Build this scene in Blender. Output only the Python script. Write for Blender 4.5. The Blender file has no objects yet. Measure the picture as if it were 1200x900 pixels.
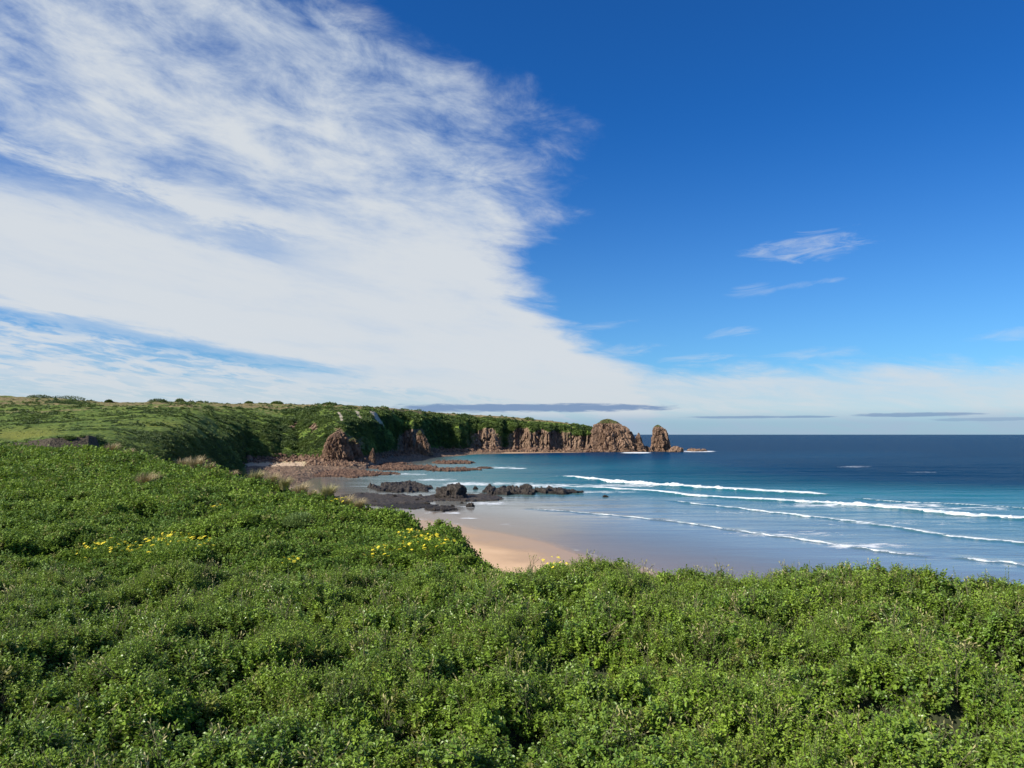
import bpy, math
import numpy as np

rng = np.random.default_rng(11)
S = bpy.context.scene
C = S.collection
RAD = math.radians

# ------------------------------------------------------------------ camera numbers
FPX, EYE = 906.0, 20.0                       # focal length in photo pixels, eye height above the sea
PITCH = math.atan(59.0 / FPX)
cp, sp = math.cos(PITCH), math.sin(PITCH)

def slope(py):                               # height change per metre of depth for a photo row
    v = (450.0 - np.asarray(py, float)) / FPX
    return (sp + v * cp) / (cp - v * sp)

def sea_at(px, py, z=0.0):                   # where a photo pixel meets the level z
    v = (450.0 - py) / FPX
    d = ((px - 600.0) / FPX, cp - v * sp, sp + v * cp)
    t = (z - EYE) / d[2]
    return d[0] * t, d[1] * t

# ------------------------------------------------------------------ numpy noise
_P = rng.permutation(512).astype(np.int64)
_P = np.concatenate([_P, _P, _P])

def _h(ix, iy, iz, seed):
    return _P[(_P[(_P[(ix + seed * 31) & 511] + iy) & 511] + iz) & 511]

def noise2(x, y, seed=0):
    x = np.asarray(x, float); y = np.asarray(y, float)
    xi = np.floor(x).astype(np.int64); yi = np.floor(y).astype(np.int64)
    xf = x - xi; yf = y - yi
    u = xf * xf * xf * (xf * (xf * 6 - 15) + 10); v = yf * yf * yf * (yf * (yf * 6 - 15) + 10)
    def g(i, j):
        a = _h(xi + i, yi + j, 0, seed) * (2 * math.pi / 512)
        return np.cos(a) * (xf - i) + np.sin(a) * (yf - j)
    a = g(0, 0) * (1 - u) + g(1, 0) * u
    b = g(0, 1) * (1 - u) + g(1, 1) * u
    return (a * (1 - v) + b * v) * 1.5

def noise3(x, y, z, seed=0):
    xi = np.floor(x).astype(np.int64); yi = np.floor(y).astype(np.int64); zi = np.floor(z).astype(np.int64)
    xf = x - xi; yf = y - yi; zf = z - zi
    u = xf * xf * (3 - 2 * xf); v = yf * yf * (3 - 2 * yf); w = zf * zf * (3 - 2 * zf)
    def g(i, j, k):
        return _h(xi + i, yi + j, zi + k, seed) / 255.5 - 1.0
    def lx(j, k):
        return g(0, j, k) * (1 - u) + g(1, j, k) * u
    return (lx(0, 0) * (1 - v) + lx(1, 0) * v) * (1 - w) + (lx(0, 1) * (1 - v) + lx(1, 1) * v) * w

def fbm(x, y, octaves=4, seed=0, gain=0.5):
    r = 0; a = 1.0; f = 1.0; t = 0
    for o in range(octaves):
        r = r + a * noise2(x * f, y * f, seed + o); t += a; a *= gain; f *= 2.03
    return r / t

def fbm3(x, y, z, octaves=4, seed=0, gain=0.5):
    r = 0; a = 1.0; f = 1.0; t = 0
    for o in range(octaves):
        r = r + a * noise3(x * f, y * f, z * f, seed + o); t += a; a *= gain; f *= 2.03
    return r / t

def domes(x, y, cell, seed):                 # rounded mounds, one per jittered cell
    x = x / cell; y = y / cell
    xi = np.floor(x).astype(np.int64); yi = np.floor(y).astype(np.int64)
    best = np.zeros_like(x)
    for i in (-1, 0, 1):
        for j in (-1, 0, 1):
            a = _h(xi + i, yi + j, 3, seed) / 512.0; b = _h(xi + i, yi + j, 9, seed + 5) / 512.0
            c = _h(xi + i, yi + j, 14, seed + 9) / 512.0
            d2 = ((xi + i + a - x) ** 2 + (yi + j + b - y) ** 2) / 0.72
            best = np.maximum(best, (0.55 + 0.45 * c) * np.sqrt(np.clip(1 - d2, 0, 1)))
    return best

def cells3(x, y, z, seed):                  # random value and edge distance of the nearest jittered cell
    xi = np.floor(x).astype(np.int64); yi = np.floor(y).astype(np.int64); zi = np.floor(z).astype(np.int64)
    d1 = np.full(x.shape, 9.0); d2 = d1.copy(); val = np.zeros(x.shape)
    for i in (-1, 0, 1):
        for j in (-1, 0, 1):
            for k in (-1, 0, 1):
                a = _h(xi + i, yi + j, zi + k, seed) / 512.; b = _h(xi + i, yi + j, zi + k, seed + 3) / 512.; c = _h(xi + i, yi + j, zi + k, seed + 7) / 512.
                d = np.sqrt((xi + i + a - x) ** 2 + (yi + j + b - y) ** 2 + (zi + k + c - z) ** 2)
                v = _h(xi + i, yi + j, zi + k, seed + 11) / 512.
                n = d < d1
                d2 = np.where(n, d1, np.minimum(d2, d)); val = np.where(n, v, val); d1 = np.where(n, d, d1)
    return val, d2 - d1

def sstep(a, b, x):
    t = np.clip((x - a) / (b - a), 0, 1)
    return t * t * (3 - 2 * t)

# ------------------------------------------------------------------ mesh helpers
def mesh(name, verts, faces, mats, attrs=None, smooth=True, mat_index=None):
    verts = np.asarray(verts, np.float32); faces = np.asarray(faces, np.int32)
    k = faces.shape[1]; n = len(faces)
    me = bpy.data.meshes.new(name)
    me.vertices.add(len(verts)); me.vertices.foreach_set('co', verts.ravel())
    me.loops.add(n * k); me.loops.foreach_set('vertex_index', faces.ravel())
    me.polygons.add(n)
    me.polygons.foreach_set('loop_start', np.arange(0, n * k, k, dtype=np.int32))
    me.polygons.foreach_set('loop_total', np.full(n, k, np.int32))
    me.polygons.foreach_set('use_smooth', np.full(n, smooth))
    for m in (mats if isinstance(mats, (list, tuple)) else [mats]):
        me.materials.append(m)
    if mat_index is not None:
        me.polygons.foreach_set('material_index', np.asarray(mat_index, np.int32))
    me.update(calc_edges=True)
    for an, av in (attrs or {}).items():
        at = me.attributes.new(an, 'FLOAT', 'POINT'); at.data.foreach_set('value', np.asarray(av, np.float32).ravel())
    me.validate()
    return me

def grid_faces(R, K, wrap=False):
    i = np.arange(R * K).reshape(R, K)
    if wrap:
        i = np.concatenate([i, i[:, :1]], 1)
    return np.stack([i[:-1, :-1], i[:-1, 1:], i[1:, 1:], i[1:, :-1]], -1).reshape(-1, 4)

def obj(name, me, parent=None, loc=(0, 0, 0), rot=(0, 0, 0), scale=(1, 1, 1)):
    o = bpy.data.objects.new(name, me); C.objects.link(o)
    o.location = loc; o.rotation_euler = rot; o.scale = scale
    if parent is not None:
        o.parent = parent
    return o

def tag(o, label=None, cat=None, group=None, kind=None):
    if label: o['label'] = label
    if cat: o['category'] = cat
    if group: o['group'] = group
    if kind: o['kind'] = kind
    return o

# ------------------------------------------------------------------ node helpers
class NT:
    def __init__(s, tree):
        s.t = tree; tree.nodes.clear()
    def n(s, typ, ins=None, **props):
        nd = s.t.nodes.new(typ)
        for k, v in props.items(): setattr(nd, k, v)
        for k, v in (ins or {}).items():
            s.put(nd.inputs[k], v)
        return nd
    def put(s, sock, v):
        if isinstance(v, bpy.types.NodeSocket): s.t.links.new(v, sock)
        else: sock.default_value = v
    def m(s, op, a, b=0.0, c=0.0, clamp=False):
        nd = s.n('ShaderNodeMath', operation=op, use_clamp=clamp)
        s.put(nd.inputs[0], a); s.put(nd.inputs[1], b); s.put(nd.inputs[2], c)
        return nd.outputs[0]
    def ss(s, a, b, x):                      # smoothstep
        nd = s.n('ShaderNodeMapRange', interpolation_type='SMOOTHSTEP')
        s.put(nd.inputs['Value'], x); s.put(nd.inputs['From Min'], a); s.put(nd.inputs['From Max'], b)
        return nd.outputs[0]
    def mix(s, f, a, b, mode='MIX'):
        nd = s.n('ShaderNodeMix', data_type='RGBA', blend_type=mode, clamp_factor=True)
        s.put(nd.inputs[0], f)
        for sock, v in ((nd.inputs[6], a), (nd.inputs[7], b)):
            if isinstance(v, (tuple, list)) and len(v) == 3: v = (*v, 1.0)
            s.put(sock, v)
        return nd.outputs[2]
    def noise(s, vec, scale, detail=4, rough=0.5, dist=0.0):
        nd = s.n('ShaderNodeTexNoise', {'Scale': scale, 'Detail': detail, 'Roughness': rough, 'Distortion': dist})
        if vec is not None: s.put(nd.inputs['Vector'], vec)
        return nd.outputs['Fac']
    def scaled(s, vec, sc):
        nd = s.n('ShaderNodeVectorMath', operation='MULTIPLY'); s.put(nd.inputs[0], vec); nd.inputs[1].default_value = sc
        return nd.outputs[0]
    def attr(s, name):
        return s.n('ShaderNodeAttribute', attribute_name=name).outputs['Fac']
    def bump(s, h, strength, dist):
        return s.n('ShaderNodeBump', {'Height': h, 'Strength': strength, 'Distance': dist}).outputs[0]

def new_mat(name):
    m = bpy.data.materials.new(name); m.use_nodes = True
    return m, NT(m.node_tree)

def finish(t, **ins):
    b = t.n('ShaderNodeBsdfPrincipled', {k.replace('_', ' '): v for k, v in ins.items()})
    o = t.n('ShaderNodeOutputMaterial'); t.t.links.new(b.outputs[0], o.inputs[0])
    return b, o

def pos(t):
    return t.n('ShaderNodeNewGeometry').outputs['Position']

def leaf_mat(name, a, b, young, rough=0.42, trans=0.28, noise_scale=0.9, spec=0.5, dry=None):
    m, t = new_mat(name)
    r = t.n('ShaderNodeObjectInfo').outputs['Random']
    p = pos(t)
    f = t.m('ADD', t.m('MULTIPLY', t.noise(p, noise_scale, 3), 1.6), t.m('MULTIPLY', r, 0.45))
    f = t.ss(0.68, 1.35, f)
    col = t.mix(f, a, b)
    col = t.mix(t.ss(0.80, 1.0, t.noise(t.scaled(p, (7., 7., 7.)), 3.0, 2)), col, young)
    col = t.mix(t.m('MULTIPLY', t.ss(0.60, 0.74, t.noise(p, noise_scale * 3.3, 2)), 0.6), col, young)
    if dry: col = t.mix(t.m('MULTIPLY', t.ss(0.90, 0.97, r), 0.7), col, dry)
    bs = t.n('ShaderNodeBsdfPrincipled', {'Base Color': col, 'Roughness': rough, 'Specular IOR Level': spec})
    tr = t.n('ShaderNodeBsdfTranslucent', {'Color': t.mix(0.5, col, young)})
    mx = t.n('ShaderNodeMixShader', {0: trans, 1: bs.outputs[0], 2: tr.outputs[0]})
    o = t.n('ShaderNodeOutputMaterial'); t.t.links.new(mx.outputs[0], o.inputs[0])
    return m

M = {}
M['leaf'] = leaf_mat('saltbush_leaf', (0.140, 0.240, 0.024), (0.250, 0.375, 0.036), (0.330, 0.420, 0.080), rough=0.5, spec=0.4, dry=(0.20, 0.15, 0.05))
M['leaf_mid'] = leaf_mat('slope_leaf', (0.068, 0.145, 0.014), (0.190, 0.295, 0.026), (0.24, 0.33, 0.050), noise_scale=0.30, rough=0.62, spec=0.35, dry=(0.20, 0.16, 0.06))
M['leaf_far'] = leaf_mat('headland_leaf', (0.036, 0.080, 0.016), (0.130, 0.195, 0.034), (0.16, 0.18, 0.05), noise_scale=0.085, rough=0.6, trans=0.15)
M['leaf_broad'] = leaf_mat('broad_leaf', (0.115, 0.215, 0.026), (0.195, 0.300, 0.038), (0.30, 0.38, 0.07), noise_scale=1.3, rough=0.38)
M['leaf_grey'] = leaf_mat('silver_leaf', (0.14, 0.22, 0.055), (0.19, 0.28, 0.075), (0.25, 0.32, 0.11), noise_scale=1.0, rough=0.6)

m, t = new_mat('twig_bark'); M['twig'] = m
finish(t, Base_Color=t.mix(t.noise(pos(t), 30.0, 2), (0.055, 0.060, 0.025), (0.14, 0.12, 0.06)), Roughness=0.8)
m, t = new_mat('dry_blade'); M['blade'] = m
r = t.n('ShaderNodeObjectInfo').outputs['Random']
finish(t, Base_Color=t.mix(t.noise(pos(t), 9.0, 3), (0.25, 0.195, 0.095), (0.55, 0.45, 0.25)), Roughness=0.7)
m, t = new_mat('green_blade'); M['blade_green'] = m
finish(t, Base_Color=t.mix(t.noise(pos(t), 5.0, 3), (0.18, 0.19, 0.06), (0.44, 0.38, 0.17)), Roughness=0.7)
m, t = new_mat('yellow_petal'); M['petal'] = m
finish(t, Base_Color=t.mix(t.noise(pos(t), 14.0, 2), (0.80, 0.62, 0.015), (0.90, 0.78, 0.05)), Roughness=0.6)

# soil and leaf litter below the near shrubs
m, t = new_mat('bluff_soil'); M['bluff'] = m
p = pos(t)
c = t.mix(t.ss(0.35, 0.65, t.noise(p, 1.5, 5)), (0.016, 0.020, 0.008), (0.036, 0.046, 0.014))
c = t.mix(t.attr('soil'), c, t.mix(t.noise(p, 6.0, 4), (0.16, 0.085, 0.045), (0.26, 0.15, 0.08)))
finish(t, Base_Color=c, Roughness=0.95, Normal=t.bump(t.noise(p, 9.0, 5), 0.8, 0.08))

# headland: shrub cover, dry grass, rock, bare soil, sand
m, t = new_mat('headland_ground'); M['land'] = m
p = pos(t)
n1 = t.noise(p, 0.06, 6, 0.6); n2 = t.noise(p, 0.35, 5, 0.6)
grass = t.mix(t.ss(0.38, 0.62, n2), (0.066, 0.122, 0.020), (0.180, 0.240, 0.042))
dry = t.mix(t.ss(0.35, 0.65, n2), (0.16, 0.135, 0.055), (0.30, 0.235, 0.115))
c = t.mix(t.ss(0.35, 0.65, t.m('ADD', t.attr('dry'), t.m('MULTIPLY', t.m('SUBTRACT', n2, 0.5), 0.9))), grass, dry)
c = t.mix(t.attr('meadow'), c, t.mix(n2, (0.17, 0.21, 0.03), (0.25, 0.25, 0.05)))
pr = t.scaled(p, (1., 1., 0.32))
rk = t.mix(t.ss(0.30, 0.68, t.noise(pr, 0.45, 6, 0.65)), (0.085, 0.055, 0.037), (0.35, 0.235, 0.160))
rk = t.mix(t.m('MULTIPLY', t.ss(0.55, 0.7, t.noise(p, 0.13, 4)), 0.6), rk, (0.16, 0.135, 0.08))
rf = t.ss(0.36, 0.60, t.m('ADD', t.attr('rock'), t.m('MULTIPLY', t.m('SUBTRACT', n2, 0.5), 0.8)))
c = t.mix(rf, c, rk)
c = t.mix(t.ss(0.35, 0.6, t.m('ADD', t.attr('soil'), t.m('MULTIPLY', t.m('SUBTRACT', n2, 0.5), 0.7))), c, t.mix(t.noise(pr, 1.1, 4), (0.045, 0.037, 0.026), (0.140, 0.115, 0.080)))
c = t.mix(t.ss(0.35, 0.6, t.m('ADD', t.attr('scar'), t.m('MULTIPLY', t.m('SUBTRACT', n2, 0.5), 0.7))), c, t.mix(n2, (0.36, 0.29, 0.20), (0.68, 0.60, 0.47)))
c = t.mix(t.attr('sand'), c, t.mix(n1, (0.60, 0.44, 0.30), (0.70, 0.53, 0.37)))
bm = t.m('ADD', t.m('MULTIPLY', t.noise(pr, 0.5, 7, 0.65), 2.5), t.noise(p, 2.2, 3))
finish(t, Base_Color=c, Roughness=0.93, Specular_IOR_Level=0.2, Normal=t.bump(bm, 0.9, 1.0))

def rock_mat(name, dark, light, moss=None, scale=0.6, wet=0.0):
    m, t = new_mat(name)
    p = pos(t); pr = t.scaled(p, (1., 1., 0.45))
    c = t.mix(t.ss(0.32, 0.68, t.noise(pr, scale, 7, 0.65)), dark, light)
    c = t.mix(t.m('MULTIPLY', t.ss(0.56, 0.66, t.noise(pr, scale * 2.7, 4, 0.6)), 0.75), c, tuple(v * 0.38 for v in dark))
    if moss:
        nz = t.n('ShaderNodeSeparateXYZ', {0: t.n('ShaderNodeNewGeometry').outputs['Normal']}).outputs[2]
        f = t.m('ADD', t.attr('cap'), t.m('MULTIPLY', t.m('SUBTRACT', t.noise(p, scale * 0.8, 4), 0.5), 0.8))
        f = t.m('MULTIPLY', t.ss(0.4, 0.6, f), t.ss(0.05, 0.5, nz))
        c = t.mix(f, c, moss)
    wz = t.n('ShaderNodeSeparateXYZ', {0: p}).outputs[2]
    c = t.mix(t.m('MULTIPLY', t.ss(1.6, 0.5, t.m('ADD', wz, t.m('MULTIPLY', t.noise(p, .5, 3), .8))), .65), c, tuple(v * .45 for v in dark))
    h = t.m('ADD', t.m('MULTIPLY', t.noise(pr, scale * 1.3, 7, 0.7), 2.0), t.noise(p, scale * 6, 4))
    finish(t, Base_Color=c, Roughness=0.85 - wet * 0.4, Specular_IOR_Level=0.2 + wet * 0.3, Normal=t.bump(h, 1.0, 0.5 / scale * 0.6))
    return m
M['pink_rock'] = rock_mat('pink_granite', (0.130, 0.080, 0.052), (0.38, 0.25, 0.170), (0.075, 0.095, 0.028), 0.35)
M['reef_pink'] = rock_mat('pink_reef', (0.085, 0.048, 0.034), (0.25, 0.155, 0.105), None, 0.8)
M['reef_dark'] = rock_mat('dark_basalt', (0.020, 0.017, 0.015), (0.082, 0.066, 0.054), None, 0.9, 0.35)
M['shelf'] = rock_mat('brown_shelf', (0.042, 0.033, 0.026), (0.150, 0.114, 0.082), None, 0.6, 0.55)

# sand: drier uphill, wet and glossy near the water
m, t = new_mat('beach_sand'); M['sand'] = m
p = pos(t)
z = t.n('ShaderNodeSeparateXYZ', {0: p}).outputs[2]
n = t.noise(p, 0.12, 5)
wet = t.ss(0.75, 0.12, t.m('ADD', z, t.m('MULTIPLY', t.m('SUBTRACT', n, 0.5), 0.6)))
c = t.mix(n, (0.56, 0.365, 0.210), (0.64, 0.435, 0.270))
c = t.mix(wet, c, t.mix(n, (0.37, 0.235, 0.130), (0.43, 0.285, 0.165)))
wr = t.ss(.16, .0, t.m('ABSOLUTE', t.m('SUBTRACT', t.m('ADD', z, t.m('MULTIPLY', t.m('SUBTRACT', t.noise(p, .10, 4), .5), .9)), .85)))
c = t.mix(t.m('MULTIPLY', t.m('MULTIPLY', wr, t.ss(.52, .64, t.noise(p, 1.1, 5, .7))), .75), c, (0.07, 0.05, 0.03))
c = t.mix(t.m('MULTIPLY', t.ss(.62, .70, t.noise(p, .55, 5, .7)), .25), c, (0.24, 0.15, 0.08))
finish(t, Base_Color=c, Roughness=t.m('SUBTRACT', 0.9, t.m('MULTIPLY', wet, 0.55)), Specular_IOR_Level=0.35,
       Normal=t.bump(t.noise(p, 1.4, 5), 0.35, 0.06))

# sea: colour by the depth of water over the sand
m, t = new_mat('sea_water'); M['sea'] = m
p = pos(t)
dep = t.attr('depth'); foam = t.attr('foam')
ramp = t.n('ShaderNodeValToRGB'); cr = ramp.color_ramp
nf = t.noise(t.scaled(p, (0.22, 1., 1.)), 0.012, 5, 0.55)
df = t.m('ADD', t.m('MULTIPLY', dep, 0.1), t.m('MULTIPLY', t.m('SUBTRACT', nf, 0.5), t.m('MINIMUM', 0.30, t.m('MULTIPLY', dep, 0.045))))
t.put(ramp.inputs[0], df)
stops = [(0.0, (0.235, 0.205, 0.180)), (0.04, (0.180, 0.180, 0.168)), (0.12, (0.062, 0.145, 0.152)), (0.26, (0.015, 0.130, 0.150)),
         (0.48, (0.004, 0.072, 0.110)), (0.72, (0.003, 0.036, 0.088)), (1.0, (0.002, 0.024, 0.066))]
cr.elements[0].position = 0; cr.elements[0].color = (*stops[0][1], 1)
cr.elements[1].position = 1; cr.elements[1].color = (*stops[-1][1], 1)
for q, col in stops[1:-1]:
    e = cr.elements.new(q); e.color = (*col, 1)
c = ramp.outputs[0]
lace = t.noise(t.scaled(p, (0.55, 1., 1.)), 0.42, 6, 0.68, 0.6)
ff = t.ss(0.50, 0.66, t.m('ADD', t.m('MULTIPLY', foam, 0.62), t.m('MULTIPLY', lace, 0.66)))
ff = t.m('MULTIPLY', ff, t.ss(0.02, 0.2, foam))
c = t.mix(ff, c, (0.70, 0.73, 0.75))
w1 = t.noise(t.scaled(p, (0.45, 1., 1.)), 0.16, 5, 0.6, 0.3)
w2 = t.noise(t.scaled(p, (0.6, 1., 1.)), 1.1, 4, 0.6, 0.3)
w3 = t.noise(t.scaled(p, (0.3, 1., 1.)), 0.03, 3, 0.5)
h = t.m('ADD', t.m('ADD', t.m('MULTIPLY', w1, 1.2), t.m('MULTIPLY', w2, 0.22)), t.m('MULTIPLY', w3, 2.5))
calm = t.ss(0.15, 2.8, dep)
b = t.n('ShaderNodeBump', {'Height': h, 'Strength': t.m('ADD', 0.05, t.m('MULTIPLY', calm, 0.95)), 'Distance': 1.0})
rough = t.m('ADD', t.m('ADD', 0.10, t.m('MULTIPLY', calm, 0.16)), t.m('MULTIPLY', ff, 0.5))
bs = t.n('ShaderNodeBsdfPrincipled', {'Base Color': c, 'Roughness': rough, 'IOR': t.m('SUBTRACT', 1.33, t.m('MULTIPLY', t.ss(1.0, 8.0, dep), .24)),
          'Specular IOR Level': t.m('SUBTRACT', 0.5, t.m('MULTIPLY', t.ss(0.1, 6.0, dep), 0.47)), 'Normal': b.outputs[0]})
tr = t.n('ShaderNodeBsdfTransparent')
al = t.m('MAXIMUM', t.m('ADD', t.m('MULTIPLY', t.ss(-0.02, 0.05, dep), .5), t.m('MULTIPLY', t.ss(0.0, 0.5, dep), .5)), ff)
mx = t.n('ShaderNodeMixShader', {0: al, 1: tr.outputs[0], 2: bs.outputs[0]})
o = t.n('ShaderNodeOutputMaterial'); t.t.links.new(mx.outputs[0], o.inputs[0])

m, t = new_mat('breaker_foam'); M['foam'] = m
p = pos(t)
n = t.noise(p, 0.9, 6, 0.65)
bs = t.n('ShaderNodeBsdfPrincipled', {'Base Color': t.mix(t.ss(0.3, 0.6, n), (0.36, 0.48, 0.53), (0.70, 0.71, 0.72)), 'Roughness': 0.8,
     'Normal': t.bump(n, 0.8, 0.3)})
tr = t.n('ShaderNodeBsdfTransparent')
al = t.ss(0.34, 0.72, t.m('ADD', t.attr('cover'), t.m('MULTIPLY', t.m('SUBTRACT', t.noise(t.scaled(p, (0.5, 1., 1.)), 1.1, 7, 0.75), 0.5), 2.6)))
mx = t.n('ShaderNodeMixShader', {0: al, 1: tr.outputs[0], 2: bs.outputs[0]})
o = t.n('ShaderNodeOutputMaterial'); t.t.links.new(mx.outputs[0], o.inputs[0])

# ------------------------------------------------------------------ near bluff
EDGE = np.array([(90, -8), (60, 0), (34, 6.0), (20, 9.6), (9.5, 12.4), (4, 14.0), (0.8, 15.2), (-0.9, 17.5), (-1.5, 20.5), (-2.2, 22.5), (-4.7, 30), (-9.2, 40),
                 (-14, 49), (-22, 60), (-33, 75), (-48, 92), (-75, 112), (-130, 140), (-260, 150), (-260, -60), (90, -60)], float)

def poly_sdf(x, y, P):                       # negative inside
    d = np.full(x.shape, 1e9); ins = np.zeros(x.shape, bool)
    for i in range(len(P)):
        x1, y1 = P[i]; x2, y2 = P[(i + 1) % len(P)]
        ex, ey = x2 - x1, y2 - y1
        tt = np.clip(((x - x1) * ex + (y - y1) * ey) / (ex * ex + ey * ey), 0, 1)
        d = np.minimum(d, np.hypot(x - x1 - tt * ex, y - y1 - tt * ey))
        if ey != 0:
            cnd = ((y1 > y) != (y2 > y)) & (x < ex * (y - y1) / ey + x1)
            ins ^= cnd
    return np.where(ins, -d, d)

def bluff_base(x, y):
    z = np.interp(y, [0, 8, 14, 18, 22, 30, 40, 50, 60, 75, 92, 120], [17.25, 17.3, 17.3, 16.75, 16.45, 16.15, 16.05, 16.0, 16.25, 16.55, 17.35, 17.3])
    dip = np.exp(-((y - (18.0 + 0.04 * x)) / 1.9) ** 2) * sstep(1.5, -2, x)
    z = z - 0.45 * dip + 0.25 * fbm(x / 9.0, y / 9.0, 2, 40)
    s = poly_sdf(x, y, EDGE) + 0.9 * noise2(x / 3.1, y / 3.1, 47)
    s = s + 0.5
    d = np.where(s > 0, np.minimum(s * s * 0.22, s * 0.95 - 1.0), 0)
    d = np.where((s > 0) & (s < 2.2), s * s * 0.22, d)
    z = np.maximum(z - d, -3.0)
    return z, s

HOLLOWS = []
for q, w, z_, wd, dp in ((163, 717, 17.2, 60, .5), (83, 787, 17.2, 55, .6), (267, 866, 17.2, 75, .7), (263, 765, 17.2, 60, .5), (277, 683, 17.2, 44, .5), (322, 683, 17.2, 40, .45), (20, 655, 17.1, 80, .7),
                         (683, 783, 17.2, 75, .65), (550, 808, 17.2, 55, .6), (493, 866, 17.2, 70, .65), (763, 738, 17.2, 55, .5), (987, 852, 17.2, 50, .65), (1160, 792, 17.2, 40, .6), (843, 822, 17.2, 36, .5), (1022, 838, 17.2, 34, .6),
                         (640, 722, 17.2, 50, .45), (430, 712, 17.2, 50, .45), (118, 842, 17.2, 50, .55), (380, 800, 17.2, 50, .5), (905, 745, 17.2, 46, .45), (1085, 720, 17.2, 50, .45), (20, 850, 17.2, 50, .6),
                         (170, 588, 16.9, 34, 1.1), (60, 575, 16.9, 40, .6), (440, 690, 17.2, 36, .4), (740, 840, 17.2, 44, .55), (620, 870, 17.2, 44, .5), (1110, 868, 17.2, 48, .55), (880, 690, 17.2, 40, .35)):
    h_ = (EYE - z_) / -float(slope(w)); HOLLOWS.append(((q - 600) / FPX * h_, h_, wd * h_ / FPX * .62, dp))

def canopy(x, y):
    base, s = bluff_base(x, y)
    far = sstep(15, 26, y)
    wx = x + 0.5 * noise2(x / 1.3, y / 1.3, 21); wy = y + 0.5 * noise2(x / 1.3, y / 1.3, 22)
    d1 = domes(wx, wy, 1.25, 2); d2 = domes(wx, wy, 1.7, 12)
    near = -0.30 * sstep(.42, .12, d1) + 0.50 * d1 + 0.32 * domes(wx, wy, 0.55, 5) + 0.34 * fbm(x / 1.7, y / 1.7, 3, 8) - 0.17
    mid = -0.42 * sstep(.45, .12, d2) + 0.55 * d2 + 0.28 * domes(wx, wy, 0.8, 13) + 0.95 * domes(wx, wy, 3.6, 15) + 0.40 * fbm(x / 3.0, y / 3.0, 3, 18) - 0.52
    c = near * (1 - far) + mid * far - 0.38
    for hx, hy, hr, hd in HOLLOWS:
        hr = hr * 1.2
        wob = 1 + .45 * noise2(x / (hr * .9) + hx, y / (hr * .9), 66)
        c = c - 1.2 * hd * np.exp(-((((x - hx) / hr) ** 2 + ((y - hy) / (hr * 0.9)) ** 2) * wob) ** 1.5)
        c = c + .30 * hd * np.exp(-(((x - hx + 1.35 * hr) / (hr * .8)) ** 2 + ((y - hy + .2 * hr) / hr) ** 2))  # added rise on the sun side, shaped to throw shadow into the hollow
    bare = np.exp(-(((x + 2.3) / 0.8) ** 2 + ((y - 17.3) / 0.35) ** 2))
    c = c * (1 - sstep(6, 14, s) * 0.5) - 0.25 * bare
    return base + c, s, bare

uu = np.linspace(-1.05, 1.15, 660); rr = np.exp(np.linspace(math.log(1.2), math.log(170), 680))
X = rr[:, None] * uu[None]; Y = np.repeat(rr[:, None], len(uu), 1)
Z, SD, BARE = canopy(X, Y)
bl = tag(obj('bluff_ground', mesh('bluff_ground', np.stack([X, Y, Z - 0.13 - 0.0015 * Y], -1).reshape(-1, 3), grid_faces(*X.shape), M['bluff'], {'soil': np.clip(BARE * 1.3, 0, 1)})),
         'dark leafy soil of the grassy bluff below the shrubs', 'ground', kind='structure')

# ------------------------------------------------------------------ beach and sea bed
SHORE = np.array([(120, -40), (60, 40), (30, 98), (13.5, 127), (3, 149), (-11, 170), (-27, 189), (-50, 204), (-66, 245), (-84, 300), (-98, 345), (-112, 390), (-117, 430), (-108, 462),
                  (-95, 480), (-90, 530), (-85, 640), (-60, 740), (-20, 800), (60, 850), (150, 900), (160, 960), (-900, 960), (-900, -40)], float)

def sand_h(x, y):
    s = poly_sdf(x, y, SHORE)
    s = s + 3.0 * fbm(x / 26.0, y / 26.0, 2, 60)
    near = sstep(330, 230, y)
    return np.where(s < 0, np.minimum(-s * 0.036, 2.6), -s * (0.0125 * near + 0.03 * (1 - near))) , s

uu = np.linspace(-1.0, 1.2, 420); rr = np.exp(np.linspace(math.log(40), math.log(1000), 520))
X = rr[:, None] * uu[None]; Y = np.repeat(rr[:, None], len(uu), 1)
Z, s = sand_h(X, Y)
Z = np.maximum(Z, -14)
tag(obj('beach', mesh('beach', np.stack([X, Y, Z], -1).reshape(-1, 3), grid_faces(*X.shape), M['sand'])),
    'orange sand beach sloping into the bay', 'beach', kind='structure')

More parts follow.
